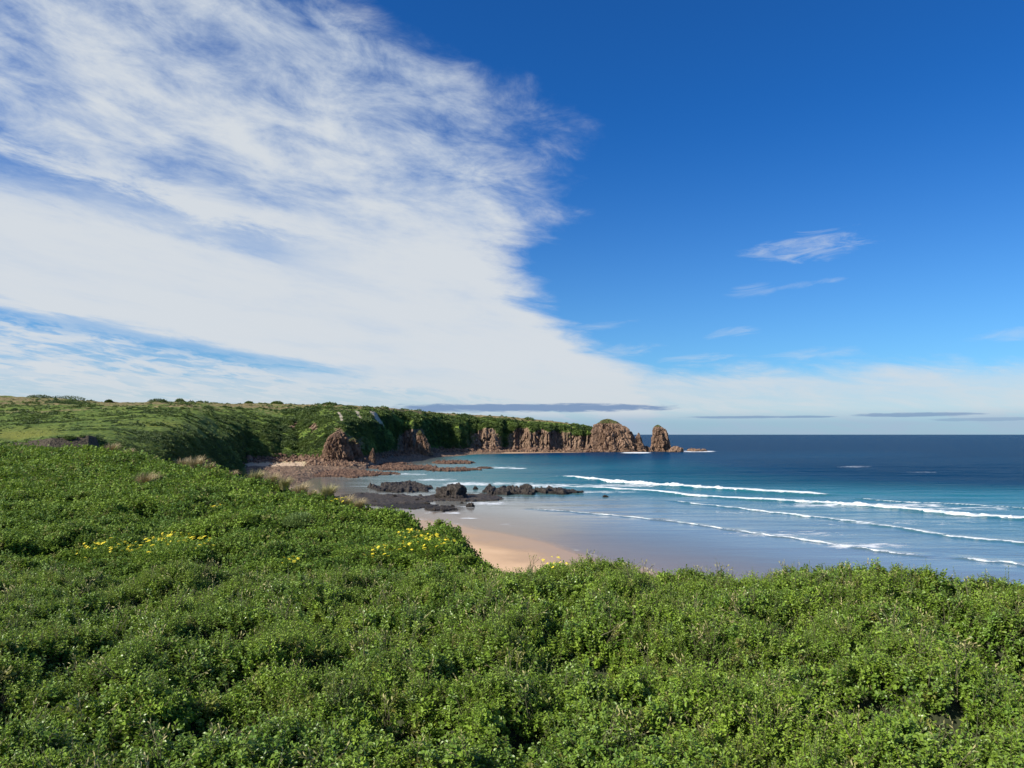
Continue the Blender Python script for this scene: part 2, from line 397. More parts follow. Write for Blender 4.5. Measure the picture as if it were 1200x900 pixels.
# ------------------------------------------------------------------ headland terrain
COLS = {
 -420: [(95,545),(140,528),(148,516),(168,512),(240,505),(340,495),(470,483),(640,460),(950,462)],
 0:    [(95,545),(140,526),(147,517),(168,513),(240,506),(340,496),(470,484),(650,464),(950,468)],
 20:   [(95,545),(140,526),(145,519.5),(166,513),(240,505),(340,495),(470,483),(650,465),(950,468)],
 60:   [(95,545),(140,526),(143.5,513),(165,509),(240,503),(340,493),(470,482),(650,466.5),(950,470)],
 105:  [(95,548),(145,527),(148.5,509),(170,506.5),(240,500),(340,491),(470,481),(650,471),(950,475)],
 113:  [(95,549),(146,527.5),(151.5,511),(171,506.5),(240,500),(340,491),(470,481),(652,471.5),(950,475)],
 122:  [(95,550),(149,528),(158,516),(172,507),(240,499.5),(340,491),(470,481),(655,472),(950,475)],
 137:  [(95,555),(150,530),(162,516),(180,505),(232,499),(335,491),(470,481),(660,472),(950,476)],
 160:  [(100,560),(152,538),(170,520),(192,505),(228,498.5),(332,490),(470,480),(670,472),(950,476)],
 190:  [(110,565),(162,545),(182,521),(206,504),(232,499),(335,490.5),(462,480),(680,471),(950,476)],
 215:  [(135,565),(182,550),(202,526),(224,507.5),(243,502.5),(345,492),(462,480),(685,471),(950,476)],
 232:  [(155,565),(203,553),(226,534),(248,518),(272,510.5),(375,496),(480,481),(688,471.5),(950,477)],
 255:  [(190,562),(240,555),(278,541),(318,529),(372,514),(450,499),(520,483),(690,472),(950,478)],
 275:  [(230,560),(315,553),(362,541),(408,526),(452,510),(492,496),(540,483),(695,473),(950,478)],
 290:  [(320,557),(420,548),(455,540.5),(478,524),(497,508),(522,494),(572,482),(700,473),(950,478)],
 320:  [(335,558),(420,548.5),(484,539.5),(507,522),(530,506),(560,492.5),(612,482),(700,473.5),(950,478)],
 350:  [(350,559),(425,548),(490,539.5),(512,522),(535,506),(560,493),(612,482),(700,474),(950,478)],
 380:  [(390,557),(440,548),(478,540),(497,525),(513,508),(535,493),(592,481),(700,474.5),(950,478)],
 405:  [(390,558),(436,550),(476,540.5),(495,524),(512,508),(536,494),(592,482),(690,475),(950,479)],
 430:  [(420,557),(468,546),(508,537),(528,521),(548,506),(568,493),(612,483),(690,476.5),(950,480)],
 460:  [(520,548),(592,537),(628,532),(645,519),(660,507),(675,495),(695,486),(722,479),(950,481)],
 490:  [(570,543),(662,534),(692,530.5),(708,518),(722,506),(737,494),(762,486),(790,481.5),(960,484)],
 520:  [(640,538),(745,531.5),(777,528.5),(792,518),(806,506),(820,495),(845,488),(870,484),(1000,487)],
 560:  [(700,536),(805,531),(837,528),(852,517),(864,505),(876,496),(896,490),(920,486.5),(1020,489)],
 600:  [(720,535),(830,531),(857,528),(870,517),(881,506),(891,497.5),(906,492),(925,489),(1020,492)],
 640:  [(740,534),(852,530.5),(877,528),(888,517),(898,507),(907,500),(916,496),(930,493),(1020,497)],
 665:  [(740,534),(858,530.5),(882,528),(891,518),(901,508),(909,501.5),(917,498),(930,496),(1020,503)],
 685:  [(745,534),(862,530.5),(884,528),(893,519),(902,510),(910,503.5),(918,499.5),(928,498),(1020,508)],
 715:  [(750,534),(868,530.5),(888,528),(898,521),(906,515),(913,511),(919,508),(928,506),(1000,512)],
 740:  [(755,534),(872,530.5),(892,528),(899,523),(906,519),(912,517),(918,516),(926,516),(990,522)],
 757:  [(760,534),(880,531),(900,529.4),(905,528.6),(910,528),(915,528),(920,528),(930,528.5),(970,531)],
 768:  [(760,536),(880,533),(900,532.5),(905,532.5),(910,532.5),(915,532),(920,532),(930,532),(970,532)],
 900:  [(760,538),(880,536),(900,536),(905,536),(910,536),(915,536),(920,536),(930,536),(970,536)],
}
cpx = np.array(sorted(COLS), float)
tab = np.array([COLS[k] for k in sorted(COLS)], float)          # columns x 9 x (depth, row)
tz = EYE + tab[:, :, 0] * slope(tab[:, :, 1])
fpx = np.concatenate([np.linspace(-420, 0, 100, endpoint=False), np.linspace(0, 780, 1500)])
NU = len(fpx)
Rk = np.stack([np.interp(fpx, cpx, tab[:, k, 0]) for k in range(9)], 1)
Zk = np.stack([np.interp(fpx, cpx, tz[:, k]) for k in range(9)], 1)
Zk[:, 0] -= 1.6 * sstep(370, 400, fpx); Zk[:, 1] -= 0.3 * sstep(440, 480, fpx)
# buttresses and gullies of the cliff line
rid = lambda f, sd: 1 - 2 * np.abs(noise2(fpx * f, fpx * 0 + 0.37, sd))
cl = sstep(395, 470, fpx)
sh = 9 * cl * noise2(fpx / 31.0, fpx * 0 + 3.3, 70) + 8 * cl * (rid(1 / 17.0, 72) - 0.4) + 5 * cl * (rid(1 / 7.0, 74) - 0.4) + 2.5 * cl * noise2(fpx / 2.6, fpx * 0 + 1.1, 78)
sh = sh + (1 - cl) * sstep(120, 300, fpx) * (9 * noise2(fpx / 33.0, fpx * 0 + 9.1, 79) + 4 * noise2(fpx / 12.0, fpx * 0 + 2.1, 80))
for q, w, a in ((398, 11, 14), (488, 9, 16), (470, 8, -14), (452, 10, -10), (518, 14, -14), (537, 8, 8), (582, 6, 9), (571, 6, 6), (592, 4, -8), (625, 9, 10), (640, 8, 9), (655, 6, -9), (676, 5, 6)):
    sh = sh + a * np.exp(-((fpx - q) / w) ** 2)
wk = np.array([0, .25, .8, 1, 1, .75, .3, 0, 0])
fade = 1 - sstep(690, 745, fpx)
Rk = Rk - sh[:, None] * wk[None] * fade[:, None]
for k in range(1, 9):
    Rk[:, k] = np.maximum(Rk[:, k], Rk[:, k - 1] + 0.6)
rr = np.concatenate([np.linspace(92, 260, 220, endpoint=False), np.linspace(260, 440, 150, endpoint=False), np.linspace(440, 940, 620, endpoint=False), np.linspace(940, 1040, 20)])
NR = len(rr)
Z = np.empty((NR, NU)); T = np.empty((NR, NU))
for i in range(NU):
    Z[:, i] = np.interp(rr, Rk[i], Zk[i]); T[:, i] = np.interp(rr, Rk[i], np.arange(9))
low = rr[:, None] < Rk[None, :, 0]
Z = np.where(low, Zk[None, :, 0] - (Rk[None, :, 0] - rr[:, None]) * 0.03, Z)
PX = np.repeat(fpx[None], NR, 0)
Y = np.repeat(rr[:, None], NU, 1); X = (PX - 600) / FPX * Y
onland = sstep(1.0, 5.0, Z)
Z = Z + onland * (1.1 * fbm(X / 34, Y / 34, 3, 90) + 0.7 * fbm(X / 9, Y / 9, 3, 93)) * np.clip(Y / 350, 0.35, 1.3)
steep = np.abs(np.gradient(Z, axis=0) / np.gradient(Y, axis=0))
seaside = sstep(375, 400, PX)
# bare rock: towards the foot of the sea cliffs, in broken patches
zn = np.interp(PX.ravel(), [375, 395, 415, 440, 455, 478, 492, 505, 530, 545, 560, 575, 590, 600, 615, 640, 655, 680, 700], [0, .95, .5, .25, .1, .75, .75, .15, .05, .35, .55, .8, .35, .5, .95, .95, .6, .95, 1.]).reshape(PX.shape)
rock = seaside * zn * sstep(5.6, 3.2, T + 1.7 * fbm(X / 19, Z / 12, 3, 97)) * sstep(1.7, 2.1, T) * 1.15
rock = np.maximum(rock, sstep(2.35, 2.0, T) * sstep(280, 300, PX) * 1.0)          # pink boulder apron at the foot
rock = np.maximum(rock, 0.9 * np.exp(-((PX - 355) / 22) ** 2) * sstep(3.6, 4.2, T) * sstep(5.4, 4.6, T) * sstep(0.0, 0.3, fbm(X / 14, Y / 14, 3, 101) + 0.05))
d3 = fbm3(X / 5.0, Z / 9.0, Y / 5.0, 4, 104)
bmask = (rock > .05) & (T > 1.9)
cv = np.zeros_like(Z)
xs, ys_, zs_ = X[bmask], Y[bmask], Z[bmask]
for bs_, a_ in ((5.5, 4.0), (2.2, 1.6)):
    v_, e_ = cells3(xs / bs_, ys_ / bs_ * .6, zs_ / (bs_ * 2.2), int(bs_ * 3))
    cv[bmask] += a_ * ((v_ - .5) * 1.2 - .7 * np.exp(-(e_ / .12) ** 2))
Y = Y - rock * sstep(1.9, 2.3, T) * (d3 * 4.0 + cv)
ap = sstep(2.5, 1.9, T) * sstep(280, 300, PX) * sstep(-1.5, 0.6, Z)
dry = np.clip(sstep(5.6, 7.0, T + 1.0 * fbm(X / 60, Y / 25, 3, 107)) * 0.75 + 0.25 * fbm(X / 40, Y / 14, 4, 108), 0, 1)
dry = np.where(PX < 330, np.clip(sstep(4.6, 7.2, T) * 0.62 + 0.55 * fbm(X / 50, Y / 30, 4, 109), 0, 1), dry)
meadow = sstep(90, 40, PX) * sstep(2.4, 3.0, T) * sstep(4.6, 3.6, T) * 0.95
meadow = np.maximum(meadow, 0.7 * np.exp(-((PX - 190) / 30) ** 2) * sstep(3.6, 4.1, T) * sstep(4.9, 4.3, T))
soil = sstep(126, 108, PX + 14 * fbm(X / 6, Y / 6, 3, 181)) * sstep(8, 22, PX) * sstep(1.05, 1.2, T) * sstep(2.08, 1.92, T + .25 * fbm(X / 3, Y / 3, 3, 182))
soil = np.maximum(soil, 0.0 * np.exp(-((PX - 135) / 20) ** 2 - ((T - 4.0) / 0.35) ** 2))
scar = np.zeros_like(Z)
for q, t0, t1, dq, w in ((399, 5.0, 5.9, 4, 2.2), (420, 5.1, 6.2, 5, 3.2), (441, 4.8, 6.2, 10, 3.6), (447, 4.5, 5.2, 5, 1.6)):
    tt = np.clip((T - t0) / (t1 - t0), 0, 1)
    scar = np.maximum(scar, np.exp(-((PX - (q + dq * (1 - tt) - dq / 2)) / w) ** 2) * sstep(t0 - .1, t0 + .1, T) * sstep(t1 + .1, t1 - .1, T))
sand = sstep(285, 292, PX) * sstep(368, 352, PX) * sstep(0.95, 1.05, T) * sstep(1.72, 1.6, T + 0.1 * fbm(X / 12, Y / 12, 2, 110))
Z = Z + ap * (1 - sand) * (0.7 + 1.3 * np.abs(fbm(X / 5, Y / 9, 4, 112)) + 0.5 * np.abs(noise2(X / 1.6, Y / 2.5, 114)))
rock = rock * (1 - sand)
LAND = dict(X=X, Y=Y, Z=Z, T=T, PX=PX, rock=rock, dry=dry, meadow=meadow, soil=soil, scar=scar, sand=sand)
tag(obj('headland', mesh('headland', np.stack([X, Y, Z], -1).reshape(-1, 3), grid_faces(NR, NU), M['land'],
        dict(rock=rock, dry=dry, meadow=meadow, soil=soil, scar=scar, sand=sand))),
    'green headland with steep rocky sea cliffs and grassy top across the bay', 'headland', kind='structure')

# ------------------------------------------------------------------ sea surface and breakers
BREAK = [  # photo polyline of each crest, height in metres, its extent, label
 ([(650,558),(690,562),(720,566),(800,571.5),(840,574),(900,577.5),(972,580.5)], 1.9, 'thick white breaker farthest out, below the dark open sea'),
 ([(655,571),(700,573),(752,575.5),(840,583.5),(942,588.5),(1020,593.5),(1110,602),(1200,609),(1290,618)], 1.15, 'long white breaker just shoreward of the farthest one'),
 ([(775,586),(840,593.5),(900,600),(990,611),(1110,629),(1200,638),(1300,648)], 0.62, 'thin white breaker between the long one and the beach wave'),
 ([(608,596),(650,598.5),(710,603.5),(800,613),(860,622),(960,635.5),(1035,647),(1088,652.5)], 0.42, 'low foam line nearest the wet sand, crossing the shallows'),
 ([(1108,652.5),(1140,656),(1200,663),(1290,674)], 0.45, 'short white wave breaking at the edge of the green bushes'),
 ([(985,584),(1060,588.5),(1110,591),(1200,596),(1280,602)], 0.5, 'faint broken crest trailing right of the farthest breaker'),
]
CREST = [[.6, 1.1, 1.35, 1.3, 1.1, .85, .45], [.35, .5, .65, .7, 1.05, 1.35, 1.1, .9, .85], [.3, .7, .85, 1, .75, .8, .8], [.4, .6, .8, .95, .85, .95, .8, .4], [.5, .9, 1, 1], [.5, .8, .7, .8, .8]]
waves = []
for pts, hgt, lab in BREAK:
    w = np.array([sea_at(a, b) for a, b in pts]); u = w[:, 0] / w[:, 1]
    waves.append((u, w[:, 1], hgt, lab))

def smooth_interp(u, U, R):                  # smoothed polyline
    acc = 0
    for d in (-0.02, -0.01, 0, 0.01, 0.02):
        acc = acc + np.interp(u + d, U, R)
    return acc / 5

r1 = np.exp(np.arange(math.log(70), math.log(520), 0.0032)); r2 = np.exp(np.linspace(math.log(521), math.log(60000), 260))
rr = np.concatenate([r1, r2]); uu = np.concatenate([np.linspace(-3, -0.75, 30, endpoint=False), np.linspace(-0.75, 0.9, 700), np.linspace(0.92, 3, 30)])
X = rr[:, None] * uu[None]; Y = np.repeat(rr[:, None], len(uu), 1); U = np.repeat(uu[None], len(rr), 0)
bed, sdist = sand_h(X, np.minimum(Y, 5000))
depth = np.where(Y > 1000, 12, np.clip(-bed, -1, 12))
dmin = np.interp(Y, [380, 420, 620, 900], [0, 3.5, 6.5, 9]) * sstep(-.14, .06, U)
depth = np.where((Y > 380) & (Y < 1001), np.maximum(depth, dmin), depth)
depth = np.where((Y > 300) & (Y < 900), np.minimum(depth, np.interp(U, [-0.25, -0.05, 0.12, 0.3, 0.6], [1.6, 3.5, 6.0, 8.5, 9]) + 4 * sstep(620, 900, Y)), depth)
fade = sstep(1200, 300, Y)
Z = fade * sstep(0.1, 1.5, depth) * (0.22 * fbm(X / 34, Y / 6, 3, 120) + 0.45 * fbm(X / 110, Y / 17, 2, 125))
PXg = 600 + U * FPX; PYg = 450 - FPX * (np.tan(-np.arctan(EYE / Y) - PITCH))
foam = np.zeros_like(X)
for (uw, rw, hgt, lab) in waves:
    rc = smooth_interp(U, uw, rw) + 1.2 * noise2(U * 60, U * 0 + hgt, 131)
    ends = sstep(uw[0] - 0.01, uw[0] + 0.03, U) * sstep(uw[-1] + 0.02, uw[-1] - 0.03, U)
    d = Y - rc
    k = max(hgt * 3.2, 1.6)
    depth = np.where(ends * np.exp(-((d + .7 * k) / (.8 * k)) ** 2) > .4, np.maximum(depth, 2.0 * min(1, hgt)), depth)
    Z += ends * hgt * 0.50 * np.where(d > 0, np.exp(-(d / (k * 1.5)) ** 2), np.exp(-(d / (k * 0.6)) ** 2))
    foam = np.maximum(foam, ends * np.where(d > 0, (0.26 + .24 * min(1, hgt)) * np.exp(-d / (k * 3.0)), (.34 + .40 * min(1, hgt)) * np.exp(-(d / (k * 0.45)) ** 2)))
# residual foam patches: (photo x, y, half width, half height, amount)
for a, b, hw, hh, am in ((1010, 592, 130, 3.5, .42), (920, 626, 90, 5, .36), (1010, 640, 60, 5, .45), (1040, 613, 130, 6, .30), (850, 601, 80, 4, .28), (1110, 596, 90, 3, .4),
                         (548, 567, 34, 2.5, .5), (600, 567, 40, 3, .42), (640, 569, 50, 4, .44), (740, 569, 90, 2.5, .42), (510, 562, 30, 2, .45), (700, 577, 60, 1.8, .4), (740, 585, 60, 3, .25), (545, 594, 20, 3, .32),
                         (575, 590, 30, 3, .42), (540, 549, 30, 1.5, .5), (580, 548, 30, 1.5, .45), (605, 549, 15, 1, .5), (745, 530.5, 18, .8, .8), (815, 529, 24, .8, .75), (1000, 547, 26, 1.2, .34), (1075, 553, 26, .8, .3),
                         (560, 607, 40, 2.5, .34), (600, 615, 40, 3, .3), (520, 601, 30, 2.5, .4), (470, 556, 40, 1.5, .4), (660, 640, 14, 6, .3), (640, 612, 40, 3, .2), (450, 586, 40, 4, .25)):
    foam = np.maximum(foam, am * np.exp(-((PXg - a) / hw) ** 4 - ((PYg - b) / hh) ** 2))
swash = np.exp(-((sdist - 2.0 + 2.0 * noise2(X / 14, Y / 14, 133)) / 1.3) ** 2) * sstep(230, 200, Y)
foam = np.maximum(foam, 0.34 * swash)
tag(obj('sea', mesh('sea', np.stack([X, Y, Z], -1).reshape(-1, 3), grid_faces(*X.shape), M['sea'], dict(depth=depth, foam=foam))),
    'blue bay and open sea reaching the horizon', 'sea', kind='structure')

for wi, (uw, rw, hgt, lab) in enumerate(waves):
    n = int((uw[-1] - uw[0]) * rw.mean() / 0.4)
    u = np.linspace(uw[0], uw[-1], n)
    rc = smooth_interp(u, uw, rw) + 1.2 * noise2(u * 60, u * 0 + hgt, 131)
    end = sstep(uw[0], uw[0] + 0.05, u) * sstep(uw[-1], uw[-1] - 0.03, u)
    hv = hgt * 0.76 * np.interp(u, uw, CREST[wi]) * (0.8 + .7 * fbm(u * 55, u * 0 + wi * 5, 3, 163)) * (0.35 + 0.65 * end) * (0.78 + 0.5 * fbm(u * 40, u * 0 + wi, 3, 140))
    k = max(hgt * 1.75, 0.65)
    prof = [(-1.35, -0.05, 0.25), (-0.95, 0.10, .75), (-0.75, 0.42, 1.0), (-0.55, 0.72, 1.1), (-0.30, 0.95, 1.15), (0.0, 1.0, 1.05), (0.45, 0.86, .65), (1.1, 0.50, .42), (1.9, 0.16, .25), (2.5, -0.02, 0.05)]
    V, cov = [], []
    for (dr, hz, cv) in prof:
        j = fbm(u * rw.mean() / 1.3, u * 0 + dr * 2 + wi * 7, 3, 150)
        yy = rc + dr * k + 0.45 * k * fbm(u * rw.mean() / 5, u * 0 + dr + wi * 3, 2, 155)
        zz = hv * hz + hgt * 0.30 * j * (1 if 0.2 < hz < 1.1 else 0.2) + 0.03
        V.append(np.stack([u * yy, yy, zz], -1))
        brk = 0.55 * fbm(u * 26, u * 0 + wi + dr * .3, 4, 160)
        weak = {5: 0.42, 4: 0.06, 2: 0.05, 3: 0.0}.get(wi, 0.0)
        cov.append(cv * (0.25 + 0.75 * end) - weak - .12 + .25 * (np.interp(u, uw, CREST[wi]) - .8) + brk - (0.12 if cv < .7 else 0))
    V = np.stack(V, 0)
    tag(obj('breaking_wave', mesh('breaking_wave', V.reshape(-1, 3), grid_faces(len(prof), n), M['foam'], {'cover': np.stack(cov, 0)})),
        lab, 'wave', 'white breakers rolling into the bay')

# ------------------------------------------------------------------ rocks
def ico(sub):
    import bmesh
    bm = bmesh.new(); bmesh.ops.create_icosphere(bm, subdivisions=sub, radius=1.0)
    v = np.array([x.co[:] for x in bm.verts]); f = np.array([[q.index for q in g.verts] for g in bm.faces]); bm.free()
    return v, f
ICO5, ICO3, ICO2 = ico(5), ico(3), ico(2)

def block(name, px, py, wpx, hpx, mat, seed, label, cat='rock', group=None, deep=1.0, lean=0.0, sharp=1.0):   # single rock standing at a photo spot
    x, y = sea_at(px, py)
    w = wpx * y / FPX / 2; h = hpx * y / FPX
    v, f = ICO5
    d = v.copy()
    q = fbm3(d[:, 0] * 1.6 + seed, d[:, 1] * 1.6, d[:, 2] * 1.6, 5, seed % 37, 0.55)
    rg = 1 - np.abs(fbm3(d[:, 0] * 2.4, d[:, 1] * 2.4 + seed, d[:, 2] * 1.4, 3, seed % 29 + 3)) * 2
    r = 1 + sharp * (0.42 * q + 0.20 * rg - 0.12)
    P = d * r[:, None]
    P[:, 0] += lean * P[:, 2]
    P = P / np.array([np.abs(P[:, 0]).max(), np.abs(P[:, 1]).max(), P[:, 2].max()])
    P = P * np.array([w, w * deep, h + 0.6])
    P[:, 2] = np.maximum(P[:, 2], -1.2) - 0.6
    me = mesh(name, P, f, mat, {'cap': np.zeros(len(P))}, smooth=False)
    return tag(obj(name, me, loc=(x, y, 0)), label, cat, group)

def reef(name, px, py, hw, hh, height, mat, seed, label, group=None, rough=1.0, cat='reef', tilt=0.0):   # low broken shelf awash at a photo spot
    x, y = sea_at(px, py)
    a = hw * y / FPX; b = hh * y * y / (EYE * FPX)
    nx = int(np.clip(a * 2 / 0.30, 60, 260)); ny = int(np.clip(b * 2 / 0.45, 50, 240))
    gx, gy = np.meshgrid(np.linspace(-1.25, 1.25, nx), np.linspace(-1.25, 1.25, ny))
    wx, wy = gx * a, gy * b
    e = 1 - np.sqrt(gx ** 2 + gy ** 2) + 0.50 * fbm(wx / (a * 0.45) + seed, wy / (b * 0.5), 4, seed % 41)
    mk = sstep(0.0, 0.16, e)
    n = np.abs(fbm(wx / 4.5 + seed, wy / 7.0, 4, seed % 31 + 2, 0.6)); n2 = fbm(wx / 1.1, wy / 1.6 + seed, 3, seed % 23, 0.6)
    z = -0.9 + mk * (0.9 + height * (0.30 + rough * (1.25 * n + 0.30 * n2)) * (1 + tilt * gx))
    keep = mk.ravel() > 0.02
    f = grid_faces(ny, nx); f = f[keep[f].any(1)]
    used = np.unique(f); re = np.full(nx * ny, -1); re[used] = np.arange(len(used))
    P = np.stack([wx + gy * b * (px - 600) / FPX, wy, z], -1).reshape(-1, 3)[used]
    me = mesh(name, P, re[f], mat, {'cap': np.zeros(len(P))}, smooth=False)
    return tag(obj(name, me, loc=(x, y, 0)), label, cat, group)

GD = 'dark rocks off the beach'; GP = 'pink rock reefs below the headland'
reef('rock_reef', 470, 571.5, 36, 5.5, 1.7, M['reef_dark'], 3, 'long dark flat-topped reef left of the tallest black rock', GD)
block('sea_rock', 529, 583.5, 43, 18, M['reef_dark'], 12, 'tallest black rock standing on the reef near the beach', group=GD, deep=1.1, sharp=1.35, lean=-.12)
reef('rock_reef', 598, 577, 34, 3.2, 2.3, M['reef_dark'], 21, 'jagged black reef right of the tallest black rock', GD, 1.15)
reef('rock_reef', 652, 577, 30, 2.2, 1.8, M['reef_dark'], 27, 'black reef tip reaching out into the white water', GD, 1.1, tilt=-0.3)
reef('rock_shelf', 445, 585, 62, 8.0, 0.55, M['shelf'], 33, 'wide brown tidal shelf with pools at the bushes edge', GD, 1.0)
reef('rock_shelf', 535, 583.5, 60, 4.0, 0.7, M['shelf'], 39, 'brown shelf around the foot of the tallest black rock', GD, 1.0)
reef('rock_shelf', 475, 593, 40, 3.2, 0.42, M['reef_dark'], 45, 'low dark shelf ending above the pale wet sand', GD, 1.0)
reef('rock_reef', 516, 597, 20, 2.6, 0.95, M['reef_dark'], 51, 'small dark reef at the top of the sand', GD, 1.0)
block('sea_rock', 551, 594, 13, 5.5, M['reef_dark'], 57, 'small dark boulder alone at the sand edge', group=GD)
block('sea_rock', 574, 572.5, 9, 6, M['reef_dark'], 61, 'small black knob between the tallest rock and the jagged reef', group=GD)
block('sea_rock', 557, 573.5, 7, 4, M['reef_dark'], 67, 'tiny black rock right beside the tallest rock', group=GD)
block('sea_rock', 617, 576, 22, 9, M['reef_dark'], 71, 'rounded black hump in the middle of the jagged reef', group=GD, deep=1.2)
block('sea_rock', 597, 578, 14, 8, M['reef_dark'], 73, 'pointed black rock at the left end of jagged reef', group=GD)
block('sea_rock', 709, 582.5, 10, 2.6, M['reef_dark'], 77, 'lone low rock between two breakers', group=GD)
for i_, (a_, b_, w_, h_) in enumerate(((424, 580, 8, 3), (440, 589, 7, 3), (462, 583, 10, 4), (489, 587, 8, 3.5), (500, 591, 9, 3), (455, 576, 9, 3.5), (541, 590, 6, 2.5), (530, 594, 8, 3))):
    block('sea_rock', a_, b_, w_, h_, M['reef_dark'], 201 + 7 * i_, 'low dark rock scattered over the brown tidal shelf', group='rocks scattered over the tidal shelf', sharp=1.3)
reef('rock_reef', 398, 555, 64, 4.2, 1.5, M['reef_pink'], 83, 'broad pinkish brown reef in front of the cove', GP, 1.0)
reef('rock_reef', 472, 548.5, 44, 2.6, 1.6, M['reef_pink'], 89, 'pinkish reef point running out into the bay', GP, 1.05)
reef('rock_reef', 310, 555, 42, 4.6, 1.9, M['reef_pink'], 95, 'heap of pink boulders left of the cove sand', GP, 1.3)
reef('rock_reef', 531, 542.5, 26, 1.4, 1.9, M['reef_pink'], 101, 'small reddish reef well out in the bay', GP, 1.1)
reef('rock_reef', 530, 550.5, 33, 1.7, 1.4, M['reef_pink'], 107, 'flat reddish reef in front of the small one', GP, 1.0)
reef('rock_reef', 569, 548.5, 10, 0.9, 0.9, M['reef_pink'], 113, 'tiny reddish reef awash beyond the flat one', GP, 1.0)
reef('rock_reef', 430, 543.5, 52, 1.6, 1.2, M['reef_pink'], 117, 'pink reef strip along the foot of the cliffs', GP, 1.0)
reef('rock_reef', 817, 528.6, 12, 0.55, 3.0, M['pink_rock'], 121, 'low rocky islet off the sea stack', None, 1.2)

def column(name, px, y, base_z, prof, mat, seed, label, cat, capz=0.8, deep=1.0, fis=0.16, nth=220, nz=110, xoff=None, group=None):
    """Upright rock mass: prof = (height fraction, half width in m, sideways offset in m)."""
    x = (px - 600) / FPX * y
    pf = np.array(prof, float); H = pf[-1, 0]
    zz = np.linspace(0, 1, nz) ** 0.9 * H
    hw = np.interp(zz, pf[:, 0], pf[:, 1]); ox = np.interp(zz, pf[:, 0], pf[:, 2])
    th = np.linspace(0, 2 * math.pi, nth, endpoint=False)
    ct, st = np.cos(th)[None], np.sin(th)[None]
    Zg = zz[:, None] + 0 * ct
    sc = max(hw.max(), 2.0)
    fx = ct * 2.3; fy = st * 2.3
    fs = 1 - 2.2 * np.abs(fbm3(fx * 1.5 + seed, fy * 1.5, Zg / sc * 0.35 + 0 * fx, 3, seed % 31))
    q = fbm3(fx * 1.2 + seed, fy * 1.2, Zg / sc * 1.6 + 0 * fx, 5, seed % 37, 0.6)
    taper = sstep(H, H * 0.8, Zg) * 0.6 + 0.4
    rr_ = hw[:, None] * (1 + taper * (0.6 * fis * fs + 0.30 * q)) + 0.02
    bs = max(sc * 0.17, 0.5)
    for f_, a_ in ((1.0, .62), (2.3, .26)):
        cv, ce = cells3((rr_ * ct) / bs * f_ + seed, (rr_ * st) / bs * f_, Zg / (bs * 2.1) * f_ + 0 * ct, seed % 17 + int(f_))
        rr_ = rr_ + taper * bs * a_ * ((cv - .5) * 1.3 - .8 * np.exp(-(ce / .10) ** 2)) * np.minimum(1, rr_ / (bs * 2))
    P = np.stack([ox[:, None] + rr_ * ct, rr_ * deep * st, Zg + 0.05 * sc * q * sstep(0, H * 0.2, Zg)], -1)
    cap = sstep(capz * H, (capz + 0.14) * H, P[:, :, 2])
    me = mesh(name, P.reshape(-1, 3), grid_faces(nz, nth, True), mat, {'cap': cap}, smooth=False)
    return tag(obj(name, me, loc=(x, y, base_z)), label, cat, group)

k9 = 905 / FPX
column('sea_stack', 774, 905, -1, [(0, 17, 2), (2, 12.6, 1), (5, 10.4, 0.4), (14, 8.9, -0.4), (20, 8.0, -1.0), (25, 6.8, -1.8), (28.5, 5.2, -2.6), (31, 2.8, -3.2), (32.2, 0.05, -3.4)], M['pink_rock'], 5,
       'tall pink rock stack standing in the sea off the point', 'sea stack', 0.86, 0.9)
column('rock_dome', 719, 900, -1, [(0, 31, 1), (3, 28.5, 1), (10, 25.5, 0), (18, 22, -1.5), (26, 18, -3.5), (32, 14, -6), (36, 8.5, -7), (38, 4, -7.5), (38.6, 0.05, -7.5)], M['pink_rock'], 23,
       'big domed pink cliff with grassy cap at the tip of the headland', 'rock', 0.80, 0.75, 0.20, 360, 150)
column('rock_pinnacle', 747.5, 893, -1, [(0, 10, 0), (4, 7.5, 0), (12, 4.6, 0), (18, 2.6, .4), (22, 1.1, .6), (23, .05, .6)], M['pink_rock'], 31,
       'sharp pink pinnacle between the domed cliff and the stack', 'rock', 2.0)
column('rock_pinnacle', 757, 897, -1, [(0, 9, 0), (3, 6, 0), (6, 3, 0), (8, .05, 0)], M['pink_rock'], 37, 'low jagged rock in the gap before the stack', 'rock', 2.0)
block('sea_rock', 791.5, 529.6, 20, 7, M['pink_rock'], 139, 'low rock at the seaward foot of the stack', deep=0.8)
column('cliff_outcrop', 397, 474, 1.5, [(0, 8.6, 0.5), (5, 8.2, 0), (12, 7.0, -0.8), (17, 5.2, -0.5), (19.5, 3.0, 0.5), (20.5, .05, 1)], M['pink_rock'], 41,
       'pale pink rock buttress above the cove, catching the sun', 'rock', 0.95, 1.0)
column('cliff_outcrop', 414, 484, 2, [(0, 7, 0), (5, 6, 0), (11, 4, 0), (15, 2, 0), (16, .05, 0)], M['pink_rock'], 43, 'shaded rock shoulder right of the pale buttress', 'rock', 0.7, 1.0)
column('rock_pinnacle', 436.5, 500, 1.5, [(0, 3.0, 0), (3, 2.2, 0), (6, 1.3, .3), (9, .5, .6), (9.8, .05, .7)], M['pink_rock'], 47, 'small pale rock spike right of the sunlit buttress', 'rock', 2.0)
column('cliff_outcrop', 496, 676, 2, [(0, 9, 0), (6, 7, 0), (14, 4, -1), (20, 2, -3), (22, .05, -3)], M['pink_rock'], 53, 'pink rock foot of the spur in the middle of the headland', 'rock', 0.7, 1.0)

